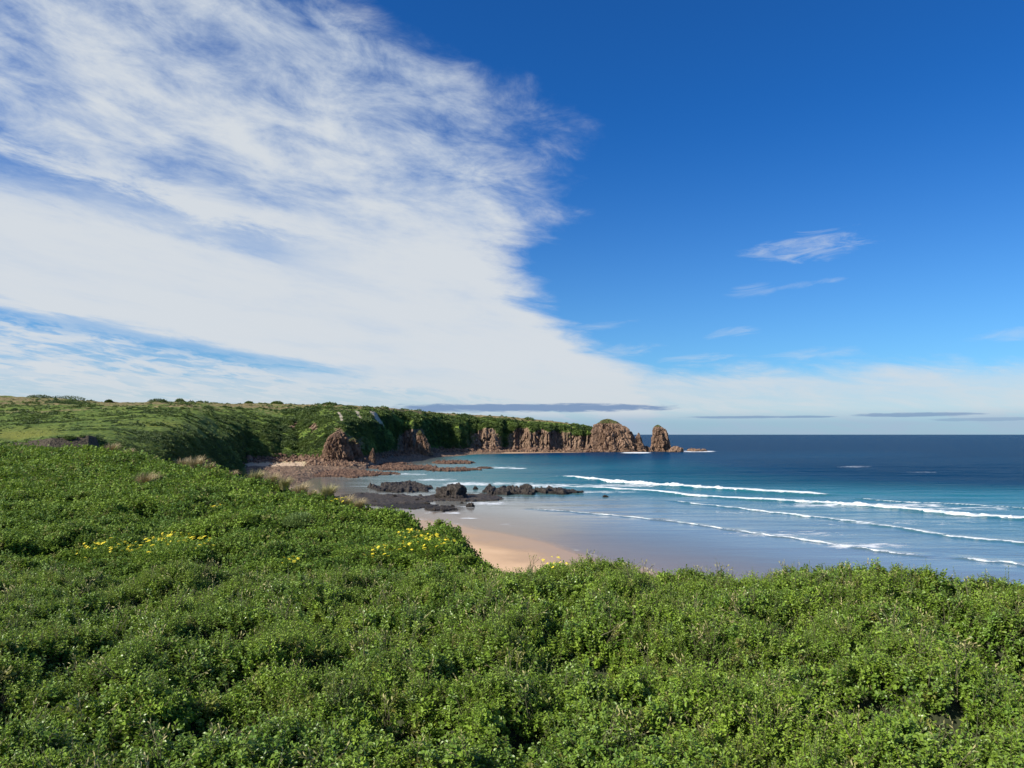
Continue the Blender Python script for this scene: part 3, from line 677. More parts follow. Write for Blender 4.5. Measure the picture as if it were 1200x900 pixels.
# ------------------------------------------------------------------ scattering by geometry nodes (uncountable cover only)
def scatter(name, P, N_or_rot, scale, protos, label, cat, pick=None):
    """Points with rot / scale / pick attributes, one prototype mesh instanced on each."""
    me = bpy.data.meshes.new(name)
    me.vertices.add(len(P)); me.vertices.foreach_set('co', np.asarray(P, np.float32).ravel())
    a = me.attributes.new('rot', 'FLOAT_VECTOR', 'POINT'); a.data.foreach_set('vector', np.asarray(N_or_rot, np.float32).ravel())
    a = me.attributes.new('size', 'FLOAT', 'POINT'); a.data.foreach_set('value', np.asarray(scale, np.float32))
    a = me.attributes.new('pick', 'INT', 'POINT'); a.data.foreach_set('value', (rng.integers(0, len(protos), len(P)) if pick is None else pick).astype(np.int32))
    o = tag(obj(name, me), label, cat, kind='stuff')
    g = bpy.data.node_groups.new(name + '_cover', 'GeometryNodeTree')
    g.interface.new_socket('Geometry', in_out='INPUT', socket_type='NodeSocketGeometry')
    g.interface.new_socket('Geometry', in_out='OUTPUT', socket_type='NodeSocketGeometry')
    gi = g.nodes.new('NodeGroupInput'); go = g.nodes.new('NodeGroupOutput')
    col = bpy.data.collections.new(name + '_kinds')
    for i, pm in enumerate(protos):
        po = bpy.data.objects.new(f'{name}_kind_{i:02d}', pm); col.objects.link(po)
    ci = g.nodes.new('GeometryNodeCollectionInfo'); ci.inputs['Collection'].default_value = col
    ci.inputs['Separate Children'].default_value = True; ci.inputs['Reset Children'].default_value = True
    def na(nm, typ):
        q = g.nodes.new('GeometryNodeInputNamedAttribute'); q.data_type = typ; q.inputs['Name'].default_value = nm
        return q.outputs['Attribute']
    iop = g.nodes.new('GeometryNodeInstanceOnPoints'); iop.inputs['Pick Instance'].default_value = True
    er = g.nodes.new('FunctionNodeEulerToRotation')
    L = g.links.new
    L(gi.outputs[0], iop.inputs['Points']); L(ci.outputs[0], iop.inputs['Instance'])
    L(na('pick', 'INT'), iop.inputs['Instance Index']); L(na('rot', 'FLOAT_VECTOR'), er.inputs[0]); L(er.outputs[0], iop.inputs['Rotation'])
    L(na('size', 'FLOAT'), iop.inputs['Scale']); L(iop.outputs[0], go.inputs[0])
    md = o.modifiers.new('cover', 'NODES'); md.node_group = g
    return o

class Leaves:
    def __init__(s): s.V = []; s.F = []; s.I = []; s.n = 0
    def leaf(s, p, d, L, w, roll=0.0, fold=0.25, mi=0):
        d = d / np.linalg.norm(d); up = np.array([0, 0, 1.0])
        side = np.cross(d, up); ln = np.linalg.norm(side)
        side = side / ln if ln > 1e-3 else np.array([1.0, 0, 0])
        nn = np.cross(side, d)
        side, nn = side * math.cos(roll) + nn * math.sin(roll), nn * math.cos(roll) - side * math.sin(roll)
        e = nn * fold * w
        m1 = p + d * L * 0.50; tc = p + d * L - nn * 0.12 * L
        s.V += [p, m1, tc]
        for g in (1, -1):
            s.V += [p + d * L * .22 + side * w * .40 * g + e * .8, p + d * L * .66 + side * w * .50 * g + e, p + d * L * .95 + side * w * .20 * g + e * .3 - nn * .09 * L]
        b = s.n
        s.F += [(b, b + 1, b + 4, b + 3), (b + 1, b + 2, b + 5, b + 4), (b, b + 6, b + 7, b + 1), (b + 1, b + 7, b + 8, b + 2)]; s.I += [mi] * 4; s.n += 9
    def stem(s, a, b, r0, r1, mi=1):
        a = np.asarray(a, float); b = np.asarray(b, float)
        d = b - a; d = d / np.linalg.norm(d); x = np.cross(d, [0.3, 0.9, 0.2]); x /= np.linalg.norm(x); y = np.cross(d, x)
        base = s.n
        for c0, r_ in ((a, r0), (b, r1)):
            for k in range(4):
                s.V.append(c0 + r_ * (x * math.cos(k * math.pi / 2) + y * math.sin(k * math.pi / 2)))
        for k in range(4):
            s.F.append((base + k, base + (k + 1) % 4, base + 4 + (k + 1) % 4, base + 4 + k)); s.I.append(mi)
        s.n += 8
    def build(s, name, mats, smooth=False):
        return mesh(name, np.array(s.V), np.array(s.F), mats, smooth=smooth, mat_index=s.I)

def sprig(name, seed, H, nleaf, L, spread, mats, up=0.5, ratio=0.5, branches=3):
    R = np.random.default_rng(seed); lv = Leaves()
    for b in range(branches):
        az = R.uniform(0, 6.28); tl = R.uniform(0.05, spread) if b else 0.08
        tip = np.array([math.cos(az) * tl * H, math.sin(az) * tl * H, H * R.uniform(0.75, 1.05)])
        root = np.array([0, 0, -0.25 * H])
        mid = (root + tip) / 2 + np.array([R.normal(0, .06 * H), R.normal(0, .06 * H), 0])
        lv.stem(root, mid, 0.0028, 0.0022); lv.stem(mid, tip, 0.0022, 0.001)
        for i in range(nleaf):
            f = (i + 0.5) / nleaf
            p = (1 - f) ** 2 * root + 2 * f * (1 - f) * mid + f * f * tip if False else (root + (mid - root) * min(1, 2 * f) if f < .5 else mid + (tip - mid) * (2 * f - 1))
            a = i * 2.4 + R.uniform(-.4, .4)
            e = up * (0.3 + 0.9 * f) + R.normal(0, 0.22)
            d = np.array([math.cos(a), math.sin(a), math.tan(min(1.35, max(-0.6, e)))])
            l = L * R.uniform(0.65, 1.15) * (1.0 if f < .8 else 0.75)
            lv.leaf(p, d, l, l * ratio * R.uniform(.8, 1.2), R.normal(0, .5), R.uniform(.05, .35))
    return lv.build(name, mats)

near_kinds = [sprig('saltbush_sprig', 1, .15, 15, .036, .75, [M['leaf'], M['twig']], .55, .52, 3),
              sprig('saltbush_sprig', 2, .13, 14, .040, .95, [M['leaf'], M['twig']], .45, .58, 3),
              sprig('saltbush_sprig', 3, .21, 20, .030, .50, [M['leaf'], M['twig']], .75, .45, 3),
              sprig('saltbush_sprig', 4, .14, 13, .044, .85, [M['leaf'], M['twig']], .35, .62, 3),
              sprig('saltbush_sprig', 5, .18, 16, .032, .70, [M['leaf'], M['twig']], .7, .5, 4)]
def stalks(name, seed, n, H, mats):          # bare stalks and grass stems poking through
    R = np.random.default_rng(seed); lv = Leaves()
    for i in range(n):
        a = R.uniform(0, 6.28); q = np.array([math.cos(a), math.sin(a), 0]) * R.uniform(.1, .55) * H
        p0 = np.array([R.normal(0, .02), R.normal(0, .02), -.1]); p1 = p0 + q * .4 + np.array([0, 0, .1 + H * .55]); p2 = p0 + q + np.array([0, 0, .1 + H * R.uniform(.75, 1.0)])
        lv.stem(p0, p1, .0035, .0026, 0); lv.stem(p1, p2, .0026, .0012, 0)
        for k in range(3):
            lv.leaf(p2 - (p2 - p1) * k * .22, p2 - p1 + R.normal(0, .05, 3), .035, .010, R.uniform(-1, 1), .1, 1)
    return lv.build(name, mats)
near_kinds += [sprig('broad_sprig', 8, .14, 12, .046, .85, [M['leaf_broad'], M['twig']], .35, .68, 3), sprig('broad_sprig', 9, .18, 13, .042, .7, [M['leaf_broad'], M['twig']], .5, .62, 3),
               sprig('bare_sprig', 10, .20, 4, .034, .8, [M['leaf_grey'], M['twig']], .6, .45, 5), stalks('dry_stalk', 21, 5, .30, [M['twig'], M['blade_green']])]
shoot_kinds = [sprig('upright_shoot', 6, .26, 22, .034, .25, [M['leaf'], M['twig']], .9, .5, 2),
               sprig('upright_shoot', 7, .34, 24, .030, .30, [M['leaf_grey'], M['twig']], 1.0, .45, 2)]
mid_kinds = [sprig('slope_sprig', 11, .12, 10, .048, .9, [M['leaf_mid'], M['twig']], .4, .72, 3),
             sprig('slope_sprig', 12, .10, 10, .052, 1.1, [M['leaf_mid'], M['twig']], .3, .78, 3),
             sprig('slope_sprig', 13, .14, 10, .046, .8, [M['leaf_mid'], M['twig']], .5, .68, 4)]

def cover_points(n, u0, u1, r0, r1, spacing):
    """Random points, density 1/spacing(r)^2 over the wedge."""
    P = []
    u = rng.uniform(u0, u1, n); 
    q = np.linspace(r0, r1, 4000); w = q / spacing(q) ** 2; cdf = np.cumsum(w); tot = cdf[-1] * (q[1] - q[0]) * (u1 - u0); cdf /= cdf[-1]
    r = np.interp(rng.random(n), cdf, q)
    return u * r, r, tot

def lay_cover(x, y, tilt=0.6, wild=.28):
    e = 0.12
    z, s, bare = canopy(x, y); zx, _, _ = canopy(x + e, y); zy, _, _ = canopy(x, y + e)
    nx, ny = -(zx - z) / e * tilt, -(zy - z) / e * tilt
    nx = nx + rng.normal(0, wild, len(x)); ny = ny + rng.normal(0, wild, len(x))
    # euler: rotate about X then Y then Z of an upright sprig
    ln = np.sqrt(nx ** 2 + ny ** 2 + 1)
    rx = np.arcsin(np.clip(-ny / ln, -1, 1)); ry = np.arctan2(nx, 1.0)
    return z, s, bare, np.stack([rx, ry, rng.uniform(0, 6.28, len(x))], -1)

sp_n = lambda r: np.maximum(0.073, 0.0048 * r)
_, _, tot = cover_points(10, -1.0, 1.0, 2.6, 17, sp_n)
x, y, _ = cover_points(int(tot * 1.4), -1.0, 1.0, 2.6, 17, sp_n)
z, s, bare, rot = lay_cover(x, y)
k = (s < 3.5) & (rng.random(len(x)) > bare * 1.2)
x, y, z, rot = x[k], y[k], z[k], rot[k]
rot[:, 2] = rng.uniform(0, 6.28, len(rot))
ds = rng.uniform(-0.13, 0.03, len(x))
sp_n1 = noise2(x / 1.5, y / 1.5, 201) + .35 * rng.normal(0, 1, len(x)); u_ = rng.random(len(x))
pick = np.where(sp_n1 > .30, rng.integers(5, 7, len(x)), np.where(sp_n1 < -.35, rng.choice([2, 4], len(x)), rng.choice([0, 1, 3], len(x))))
pick = np.where(u_ < .020, 7, np.where(u_ < .032, 8, pick))
scatter('shrubbery', np.stack([x, y, z + ds], -1), rot, np.interp(y, [4, 8], [1.0, 1.18]) * sp_n(y) / 0.078 * rng.uniform(.75, 1.3, len(x)), near_kinds,
        'dense leafy green coastal shrubs covering the bluff nearest the camera', 'shrubbery', pick)
k = (noise2(x / 1.1, y / 1.1, 33) > 0.05) & (rng.random(len(x)) < 0.035)
rs = rot[k].copy(); rs[:, :2] *= 0.45
scatter('shoots', np.stack([x[k], y[k], z[k]], -1), rs, rng.uniform(.7, 1.2, k.sum()) * np.maximum(1, y[k] / 15), shoot_kinds,
        'upright leafy shoots standing above the nearest shrubs', 'shoots')

sp_m = lambda r: np.maximum(0.075, 0.0046 * r)
_, _, tot = cover_points(10, -0.95, 0.05, 15.5, 125, sp_m)
x, y, _ = cover_points(int(tot * 1.25), -0.95, 0.05, 15.5, 125, sp_m)
z, s, bare, rot = lay_cover(x, y, 1.0, .2)
k = (s < 9) & (rng.random(len(x)) > bare * 1.2) & ((y > 17) | (rng.random(len(x)) < .5))
x, y, z, rot = x[k], y[k], z[k], rot[k]
sc = sp_m(y) / 0.075 * 1.15
scatter('slope_shrubbery', np.stack([x, y, z - .07 * (sc - 1) + rng.uniform(-.05, .02, len(x)) * sc], -1), rot, sc * rng.uniform(.7, 1.35, len(x)), mid_kinds,
        'low bright green shrubs covering the slope on the left', 'shrubbery')

# far cover: clumps on the headland
def clump(name, seed, n, mat):
    R = np.random.default_rng(seed); lv = Leaves()
    for i in range(n):
        d = R.normal(0, 1, 3); d[2] = abs(d[2]) * .9; d /= np.linalg.norm(d)
        p = d * R.uniform(.55, 1.0) * np.array([1, 1, .75]) * (1 + .25 * math.sin(3 * math.atan2(d[1], d[0]) + seed))
        q = R.normal(0, 1, 3) * .8 + d
        lv.leaf(p, q, R.uniform(.28, .5), R.uniform(.22, .38), R.uniform(-1, 1), .1)
    return lv.build(name, [mat])
far_kinds = [clump('far_shrub', 60 + i, 90, M['leaf_far']) for i in range(4)]
G = LAND
sx = G['PX']; sy = 450 - FPX * np.tan(np.arctan((G['Z'] - EYE) / G['Y']) - PITCH)
area = np.abs(np.gradient(sx, axis=1)) * np.clip(-np.gradient(sy, axis=0), 0.03, 4)
veg = np.clip(1 - sstep(.30, .55, G['rock']), 0.0, 1) * (1 - .88 * sstep(.30, .6, G['dry'])) * (1 - .95 * G['meadow']) * (1 - sstep(.2, .4, G['soil'])) * (1 - sstep(.15, .4, G['scar'])) * (1 - sstep(.1, .3, G['sand']))
veg *= (G['Z'] > 3.5) & (G['PX'] > -120) & (G['PX'] < 745) & (G['T'] < np.where(G['PX'] < 80, 6.8, 7.6))
veg *= np.where((G['PX'] < 330) & (G['T'] > 2.5) & (G['PX'] - 190 < 60 * (G['T'] - 3)), np.clip(.22 + 2.2 * fbm(G['X'] / 40, G['Y'] / 22, 3, 177), .03, 1), 1)
veg *= np.clip(0.62 + 1.9 * fbm(G['X'] / 20, G['Z'] / 10 + G['Y'] / 26, 3, 170), 0.05, 1.5)
w = (area * veg).ravel(); w /= w.sum()
idx = rng.choice(len(w), 46000, p=w)
P = np.stack([G['X'].ravel()[idx], G['Y'].ravel()[idx], G['Z'].ravel()[idx]], -1)
P[:, :2] += rng.normal(0, .35, (len(P), 2))
dist = P[:, 1]
sz = np.clip(dist / 560, .30, 1.25) * np.clip(rng.lognormal(0, .45, len(P)), .3, 1.7) * 0.88
tall = np.clip(1 + 1.2 * fbm(P[:, 0] / 30, P[:, 1] / 30, 2, 175), .6, 1.7)
scatter('headland_shrubbery', P - np.array([0, 0, .2]), np.stack([rng.normal(0, .15, len(P)), rng.normal(0, .15, len(P)), rng.uniform(0, 6.28, len(P))], -1), sz * tall, far_kinds,
        'dark green scrub clothing the headland slopes across the bay', 'shrubbery')
# loose boulders along the cliff foot
bk = []
for i in range(4):
    v, f = ICO2
    q = fbm3(v[:, 0] * 1.7 + i * 5, v[:, 1] * 1.7, v[:, 2] * 1.7, 2, 40 + i)
    P_ = v * (1 + .5 * q)[:, None] * np.array([1.1, .9, .7])
    bk.append(mesh('boulder_kind', P_, f, M['reef_pink'] if i % 2 else M['pink_rock'], {'cap': np.zeros(len(P_))}, smooth=False))
w = (area * ((G['T'] > 1.05) & (G['T'] < 2.35) & (G['PX'] > 286) & (G['PX'] < 765) & (G['Z'] > -.2)) * (1 - .97 * G['sand'])).ravel(); w /= w.sum()
idx = rng.choice(len(w), 3200, p=w)
P = np.stack([G['X'].ravel()[idx], G['Y'].ravel()[idx], G['Z'].ravel()[idx]], -1)
scatter('rubble', P, rng.uniform(0, 6.28, (len(P), 3)), rng.lognormal(-.25, .45, len(P)) * np.clip(P[:, 1] / 700, .55, 1.2), bk,
        'pink boulders strewn along the foot of the cliffs', 'boulders')

# ------------------------------------------------------------------ tussocks, flowering bushes and shrubs: things
def on_bluff(px, py):                        # first canopy hit along the photo ray
    v = (450.0 - py) / FPX
    d = np.array([(px - 600.0) / FPX, cp - v * sp, sp + v * cp]); d /= d[1]
    ys = np.arange(3, 130, .05)
    z, s, b = canopy(d[0] * ys, ys)
    h = np.nonzero((z > EYE + d[2] * ys) & (s < 1.5))[0]
    if not len(h):
        return on_bluff(px, py + 1)
    yy = ys[h[0]]
    return d[0] * yy, yy, float(canopy(np.array([d[0] * yy]), np.array([yy]))[0][0])

def tussock_mesh(name, seed, n, mat, lean=(0.0, 0.0)):
    R = np.random.default_rng(seed); V, F = [], []
    for i in range(n):
        a = R.uniform(0, 6.28); rad = .22 * math.sqrt(R.random()); h = R.uniform(.55, 1.0); out = R.uniform(.15, .75)
        p0 = np.array([math.cos(a) * rad, math.sin(a) * rad, -.1]); dirv = np.array([math.cos(a) * out + lean[0], math.sin(a) * out + lean[1], 0])
        side = np.array([-math.sin(a), math.cos(a), 0]) * R.uniform(.006, .013)
        b = len(V)
        for k in range(4):
            f = k / 3
            c_ = p0 + dirv * h * f ** 1.7 + np.array([0, 0, h * (f - .38 * f ** 3 * out * 1.3)])
            V += [c_ - side * (1 - .8 * f), c_ + side * (1 - .8 * f)]
        for k in range(3):
            F.append((b + 2 * k, b + 2 * k + 1, b + 2 * k + 3, b + 2 * k + 2))
    return mesh(name, V, F, mat)

tm = [tussock_mesh('tussock_blades', 1, 620, M['blade'], (.35, 0)), tussock_mesh('tussock_blades', 2, 560, M['blade'], (.12, 0)), tussock_mesh('tussock_blades', 3, 560, M['blade_green'], (.1, .05))]
TUS = [(167, 572, 27, 0, 'windblown straw tussock above a dark hollow on the green slope'),
       (130, 530, 19, 1, 'pale tussock on the ridge beside the dark scarp'),
       (150, 535, 14, 1, 'small dry tussock right of the scarp end'),
       (228, 551, 24, 1, 'tan tussock on the ridge before the shadowed gully'),
       (214, 549, 18, 1, 'short tussock just left of the tan one at the gully'),
       (244, 553, 16, 1, 'short tussock just right of the tan one at the gully'),
       (299, 562, 22, 2, 'olive tussock on the ridge below the cove sand'),
       (318, 563, 22, 1, 'straw tussock right of the olive one on the ridge'),
       (333, 566, 20, 2, 'greenish tussock between two straw tussocks on the ridge'),
       (351, 568, 26, 1, 'wide straw tussock on the ridge below the pink boulders'),
       (383, 577, 24, 2, 'dark olive tussock where the ridge starts to fall'),
       (404, 583, 24, 1, 'straw tussock beside yellow flowers at the ridge end'),
       (420, 588, 20, 1, 'lowest straw tussock on the falling ridge'),
       (272, 557, 14, 1, 'little straw tussock alone on the ridge crest'),
       (365, 572, 16, 1, 'small straw tussock right of the wide one')]
for px, py, wpx, kd, lab in TUS:
    x, y, z = on_bluff(px, py)
    sc = wpx * y / FPX / 1.0
    o = tag(obj('tussock', tm[kd], loc=(x, y, z + .02), rot=(0, 0, rng.uniform(-.5, .5)), scale=(sc, sc, sc * .95)), lab, 'tussock grass', 'dry tussocks along the ridge')

def umbel(seed):
    R = np.random.default_rng(seed); V, F = [], []
    for i in range(16):
        a = i * 2.4; rad = .075 * math.sqrt(i / 16); c0 = np.array([math.cos(a) * rad, math.sin(a) * rad, R.uniform(-.012, .012) - rad * .25])
        b = len(V); r = R.uniform(.014, .020)
        V.append(c0 + [0, 0, .012])
        for k in range(6):
            V.append(c0 + np.array([math.cos(k * 1.047) * r, math.sin(k * 1.047) * r, 0]))
        for k in range(6):
            F.append((b, b + 1 + k, b + 1 + (k + 1) % 6))
    return mesh('flower_head', V, F, M['petal'])
um = [umbel(i) for i in range(3)]

def bush_leaves(name, seed, w, d, h, mat, n, L):
    R = np.random.default_rng(seed); lv = Leaves()
    for i in range(n):
        a = R.uniform(0, 6.28); q = math.sqrt(R.random()); ph = R.uniform(.05, 1.0) ** .6
        p = np.array([math.cos(a) * q * w, math.sin(a) * q * d, h * math.sqrt(max(0, 1 - q * q * .9)) * ph])
        o = np.array([math.cos(a) * q, math.sin(a) * q, .7]) + R.normal(0, .5, 3)
        l = L * R.uniform(.7, 1.2); lv.leaf(p, o, l, l * .42, R.uniform(-1, 1), .2)
    for i in range(10):
        a = R.uniform(0, 6.28); q = R.uniform(.2, .8)
        lv.stem((0, 0, -.15), (math.cos(a) * w * q, math.sin(a) * d * q, h * .7), .008, .004)
    return lv.build(name, [mat, M['twig']])

FL = [(122, 668, 74, 26, 22, 'flowering bush with scattered yellow heads, left of the fuller one', 0.95),
      (200, 668, 84, 34, 42, 'fullest yellow flowering bush on the left slope', 0.95),
      (500, 657, 66, 24, 24, 'yellow flowering bush on the rim above the orange sand', 1.0),
      (446, 661, 44, 14, 12, 'sparse flowering bush left of the rim flowering bush', 1.0),
      (481, 637, 30, 12, 9, 'small yellow flowers at the falling edge of the slope', 1.0),
      (652, 672, 40, 10, 9, 'yellow flowers on the near bluff edge under the sand', 1.0),
      (397, 588, 26, 8, 8, 'little flowering plant among the straw tussocks', 1.0),
      (258, 601, 26, 7, 7, 'pair of small yellow blooms high on the green slope', 1.0),
      (96, 549, 14, 5, 4, 'tiny yellow blooms near the crest of the slope', 1.0),
      (338, 668, 20, 7, 5, 'few yellow blooms by the fold below the slope', 1.0)]
for i, (px, py, wpx, hpx, nf, lab, _) in enumerate(FL):
    x, y, z = on_bluff(px, py - hpx * 0.4)
    w = wpx * y / FPX / 2; h = max(hpx * y / FPX, .25) * 0.75
    e = bpy.data.objects.new('flowering_bush', None); C.objects.link(e); e.location = (x, y, z - .05)
    tag(e, lab, 'flowering bush', 'yellow flowering bushes')
    R = np.random.default_rng(300 + i)
    me = bush_leaves('foliage', 200 + i, w, w * 1.0, h, M['leaf_mid'] if i != 1 else M['leaf'], int(np.clip(1500 * w * h * 2, 250, 2600)), .075 if y < 25 else .11)
    obj('foliage', me, e)
    nf = int(nf * 2.0)
    for k in range(nf):
        a = R.uniform(0, 6.28); q = math.sqrt(R.random()) * .95
        f = obj('flower_head', um[k % 3], e)
        sc = np.clip(y / 20, .7, 1.6) * R.uniform(.35, .95) * .75
        fx, fy = math.cos(a) * q * w * R.uniform(.8, 1.25), math.sin(a) * q * w * 1.5
        fz = max(float(canopy(np.array([x + fx]), np.array([y + fy]))[0][0]) - (z - .05), h * math.sqrt(max(0, 1 - q * q)) * .9)
        f.location = (fx, fy, fz + R.uniform(.06, .20))
        f.rotation_euler = (R.uniform(.1, .7), R.uniform(-.5, .1), R.uniform(0, 6)); f.scale = (sc, sc, sc)

# grey-green mound in the slope
x, y, z = on_bluff(352, 615)
tag(obj('rounded_shrub', bush_leaves('rounded_shrub', 401, 20 * y / FPX, 20 * y / FPX, .55, M['leaf_grey'], 2200, .09), loc=(x, y, z - .12)),
    'rounded grey green shrub in the middle of the bright slope', 'shrub')

# dark shrubs on the skyline of the plateau
SKY = [(211, 473.5, 11, 4.5, 'round dark bush alone on the skyline'), (185, 474, 22, 3.5, 'flat wide dark bush on the skyline left of the round one'),
       (78, 470, 44, 4, 'long dark thicket on the far left skyline'), (46, 468, 30, 3.5, 'dark thicket touching the top of the left skyline'), (128, 473, 9, 3, 'small dark bush between thicket and wide bush on the skyline'),
       (292, 475.5, 10, 3.2, 'little dark bush on the skyline above the cove'), (325, 476, 14, 3, 'low dark bush on the skyline right of the little one'), (385, 477, 16, 3, 'dark bush on the skyline above the white scars')]
for i, (px, py, wpx, hpx, lab) in enumerate(SKY):
    c_ = int(np.argmin(np.abs(fpx - px)))
    sl = (LAND['Z'][:, c_] - EYE) / LAND['Y'][:, c_]
    j = int(np.argmax(sl[:930])); y = LAND['Y'][j, c_] - 2; z = LAND['Z'][max(j - 1, 0), c_]
    w = wpx * y / FPX / 2; h = hpx * y / FPX
    tag(obj('skyline_shrub', bush_leaves('skyline_shrub', 420 + i, w, max(w * .5, 2), h * 1.3, M['leaf_far'], 900, .9), loc=((px - 600) / FPX * y, y - 1, z - h * .35 - .4)), lab, 'shrub', 'bushes along the plateau skyline')

# bare twigs caught in the near shrubs
TW = [(1080, 785, 60, .25, 'long bare twig lying across the near shrubs on the right'), (720, 690 + 70, 30, .5, 'bare twig poking out of the middle of the near shrubs'), (1175, 818, 34, .2, 'pale bare twig near the right border of the shrubs')]
for i, (px, py, lpx, rise, lab) in enumerate(TW):
    x, y, z = on_bluff(px, py); R = np.random.default_rng(500 + i); lv = Leaves(); l = lpx * y / FPX
    p = np.array([-.5 * l, 0, 0.]); 
    for k in range(6):
        q = p + np.array([l / 6, R.normal(0, .02), rise * l / 6 + R.normal(0, .015)]); lv.stem(p, q, .006 - .0007 * k, .0055 - .0007 * k, 0)
        if k in (2, 3, 4): lv.stem(q, q + np.array([l * .1, R.normal(0, .05), l * R.uniform(.05, .18)]), .003, .0012, 0)
        p = q
    tag(obj('bare_twig', lv.build('bare_twig', [M['twig']]), loc=(x, y, z + .1)), lab, 'twig', 'bare twigs in the near shrubs')

# ------------------------------------------------------------------ sky, sun
SUN_AZ, SUN_EL = 243.0, 36.0                 # compass degrees from +Y clockwise: left and behind the camera
w = bpy.data.worlds.new('World'); S.world = w; w.use_nodes = True
t = NT(w.node_tree)
sky = t.n('ShaderNodeTexSky', sky_type='NISHITA', sun_disc=False, sun_elevation=RAD(SUN_EL), sun_rotation=RAD(SUN_AZ), altitude=0, air_density=1.0, dust_density=0.35, ozone_density=2.2)
g = t.n('ShaderNodeTexCoord').outputs['Generated']
sx_ = t.n('ShaderNodeSeparateXYZ', {0: g}); dx, dy, dz = sx_.outputs
az = t.m('DEGREES', t.m('ARCTAN2', dx, dy)); el = t.m('DEGREES', t.m('ARCSINE', dz))
skyc = t.mix(1.0, sky.outputs[0], t.mix(t.ss(24.0, 2.0, el), (0.085, 0.42, 0.88), (0.30, 0.60, 0.92)), 'MULTIPLY')
# cloud sheet: streaks fall gently towards the right and crowd together towards the horizon
tilt = t.m('ADD', el, t.m('MULTIPLY', az, .17))
le = t.m('MULTIPLY', t.m('LOGARITHM', t.m('ADD', t.m('MAXIMUM', t.m('ADD', el, t.m('MULTIPLY', az, .13)), -3.0), 7.0), math.e), 5.2)
def cvec(a, b, off=0.0):
    return t.n('ShaderNodeCombineXYZ', {0: t.m('MULTIPLY', az, a), 1: t.m('MULTIPLY', le, b), 2: off}).outputs[0]
streak = t.noise(cvec(.055, .80), 1.0, 7, .62, .25)
fine = t.noise(cvec(.17, 2.1, 3.1), 1.0, 6, .66, .4)
puff = t.noise(cvec(.55, 5.0, 6.7), 1.0, 4, .6, .4)
def curve(x, pts):
    nd = t.n('ShaderNodeFloatCurve'); cu = nd.mapping.curves[0]
    cu.points[0].location = pts[0]; cu.points[1].location = pts[-1]
    for p_ in pts[1:-1]: cu.points.new(*p_)
    nd.mapping.update(); t.put(nd.inputs['Value'], x); return nd.outputs[0]
E = [(0, 12), (4.4, 10.0), (6, 6.5), (8, 3.6), (10, 1.4), (13, -.6), (16, 1.4), (19, .3), (22, -.3), (24.5, -1.8), (27, -7.5), (30, -17), (33, -22), (40, -30)]
edge = t.m('SUBTRACT', t.m('MULTIPLY', curve(t.m('DIVIDE', el, 40.0), [(a / 40, (b + 40) / 60) for a, b in E]), 60.0), 40.0)
high = t.ss(11.0, 20.0, el)
wob = t.m('MULTIPLY', t.m('ADD', t.m('MULTIPLY', t.m('SUBTRACT', streak, .5), 10.0), t.m('MULTIPLY', t.m('SUBTRACT', fine, .5), 9.0)), t.m('ADD', .75, t.m('MULTIPLY', high, .55)))
soft = t.m('ADD', 2.4, t.m('MULTIPLY', high, 3.2))
sheet = t.ss(-1.0, 1.0, t.m('DIVIDE', t.m('ADD', t.m('SUBTRACT', edge, az), wob), soft))
dens = t.m('ADD', t.m('SUBTRACT', .95, t.m('MULTIPLY', high, .36)),
           t.m('ADD', t.m('MULTIPLY', t.m('SUBTRACT', streak, .5), t.m('ADD', .80, t.m('MULTIPLY', high, 1.05))),
                      t.m('MULTIPLY', t.m('SUBTRACT', fine, .5), t.m('ADD', .40, t.m('MULTIPLY', high, .75)))))
# torn blue gaps: one low on the left, one across the middle
gap_c = t.m('SUBTRACT', 7.6, t.m('MULTIPLY', t.m('ADD', az, 33.5), .15))
gapd = t.m('ABSOLUTE', t.m('ADD', t.m('SUBTRACT', el, gap_c), t.m('MULTIPLY', t.m('SUBTRACT', fine, .5), 2.0)))
gap = t.m('MULTIPLY', t.ss(1.0, 0.1, gapd), t.ss(-8.0, -15.0, az))
dens = t.m('SUBTRACT', dens, t.m('MULTIPLY', gap, .48))
g2 = t.m('ABSOLUTE', t.m('ADD', t.m('SUBTRACT', tilt, 10.5), t.m('MULTIPLY', t.m('SUBTRACT', fine, .5), 5.0)))
dens = t.m('SUBTRACT', dens, t.m('MULTIPLY', t.m('MULTIPLY', t.ss(1.9, 0.1, g2), t.ss(-11.0, -20.0, az)), .34))
below = t.ss(0.4, -0.6, t.m('SUBTRACT', el, gap_c))
dens = t.m('SUBTRACT', dens, t.m('MULTIPLY', below, t.m('ADD', .12, t.m('MULTIPLY', t.ss(.40, .66, puff), .38))))
sheet_d = t.m('MULTIPLY', sheet, t.ss(.02, 1.0, dens))
# low veil all round the horizon, ragged upper rim
rim = t.m('ADD', 4.5, t.m('ADD', t.m('MULTIPLY', t.m('SUBTRACT', streak, .5), 2.0), t.m('MULTIPLY', t.m('SUBTRACT', fine, .5), 2.6)))
veil = t.m('MULTIPLY', t.ss(.7, -.9, t.m('SUBTRACT', el, rim)), t.m('ADD', .62, t.m('MULTIPLY', t.ss(.35, .65, fine), .26)))
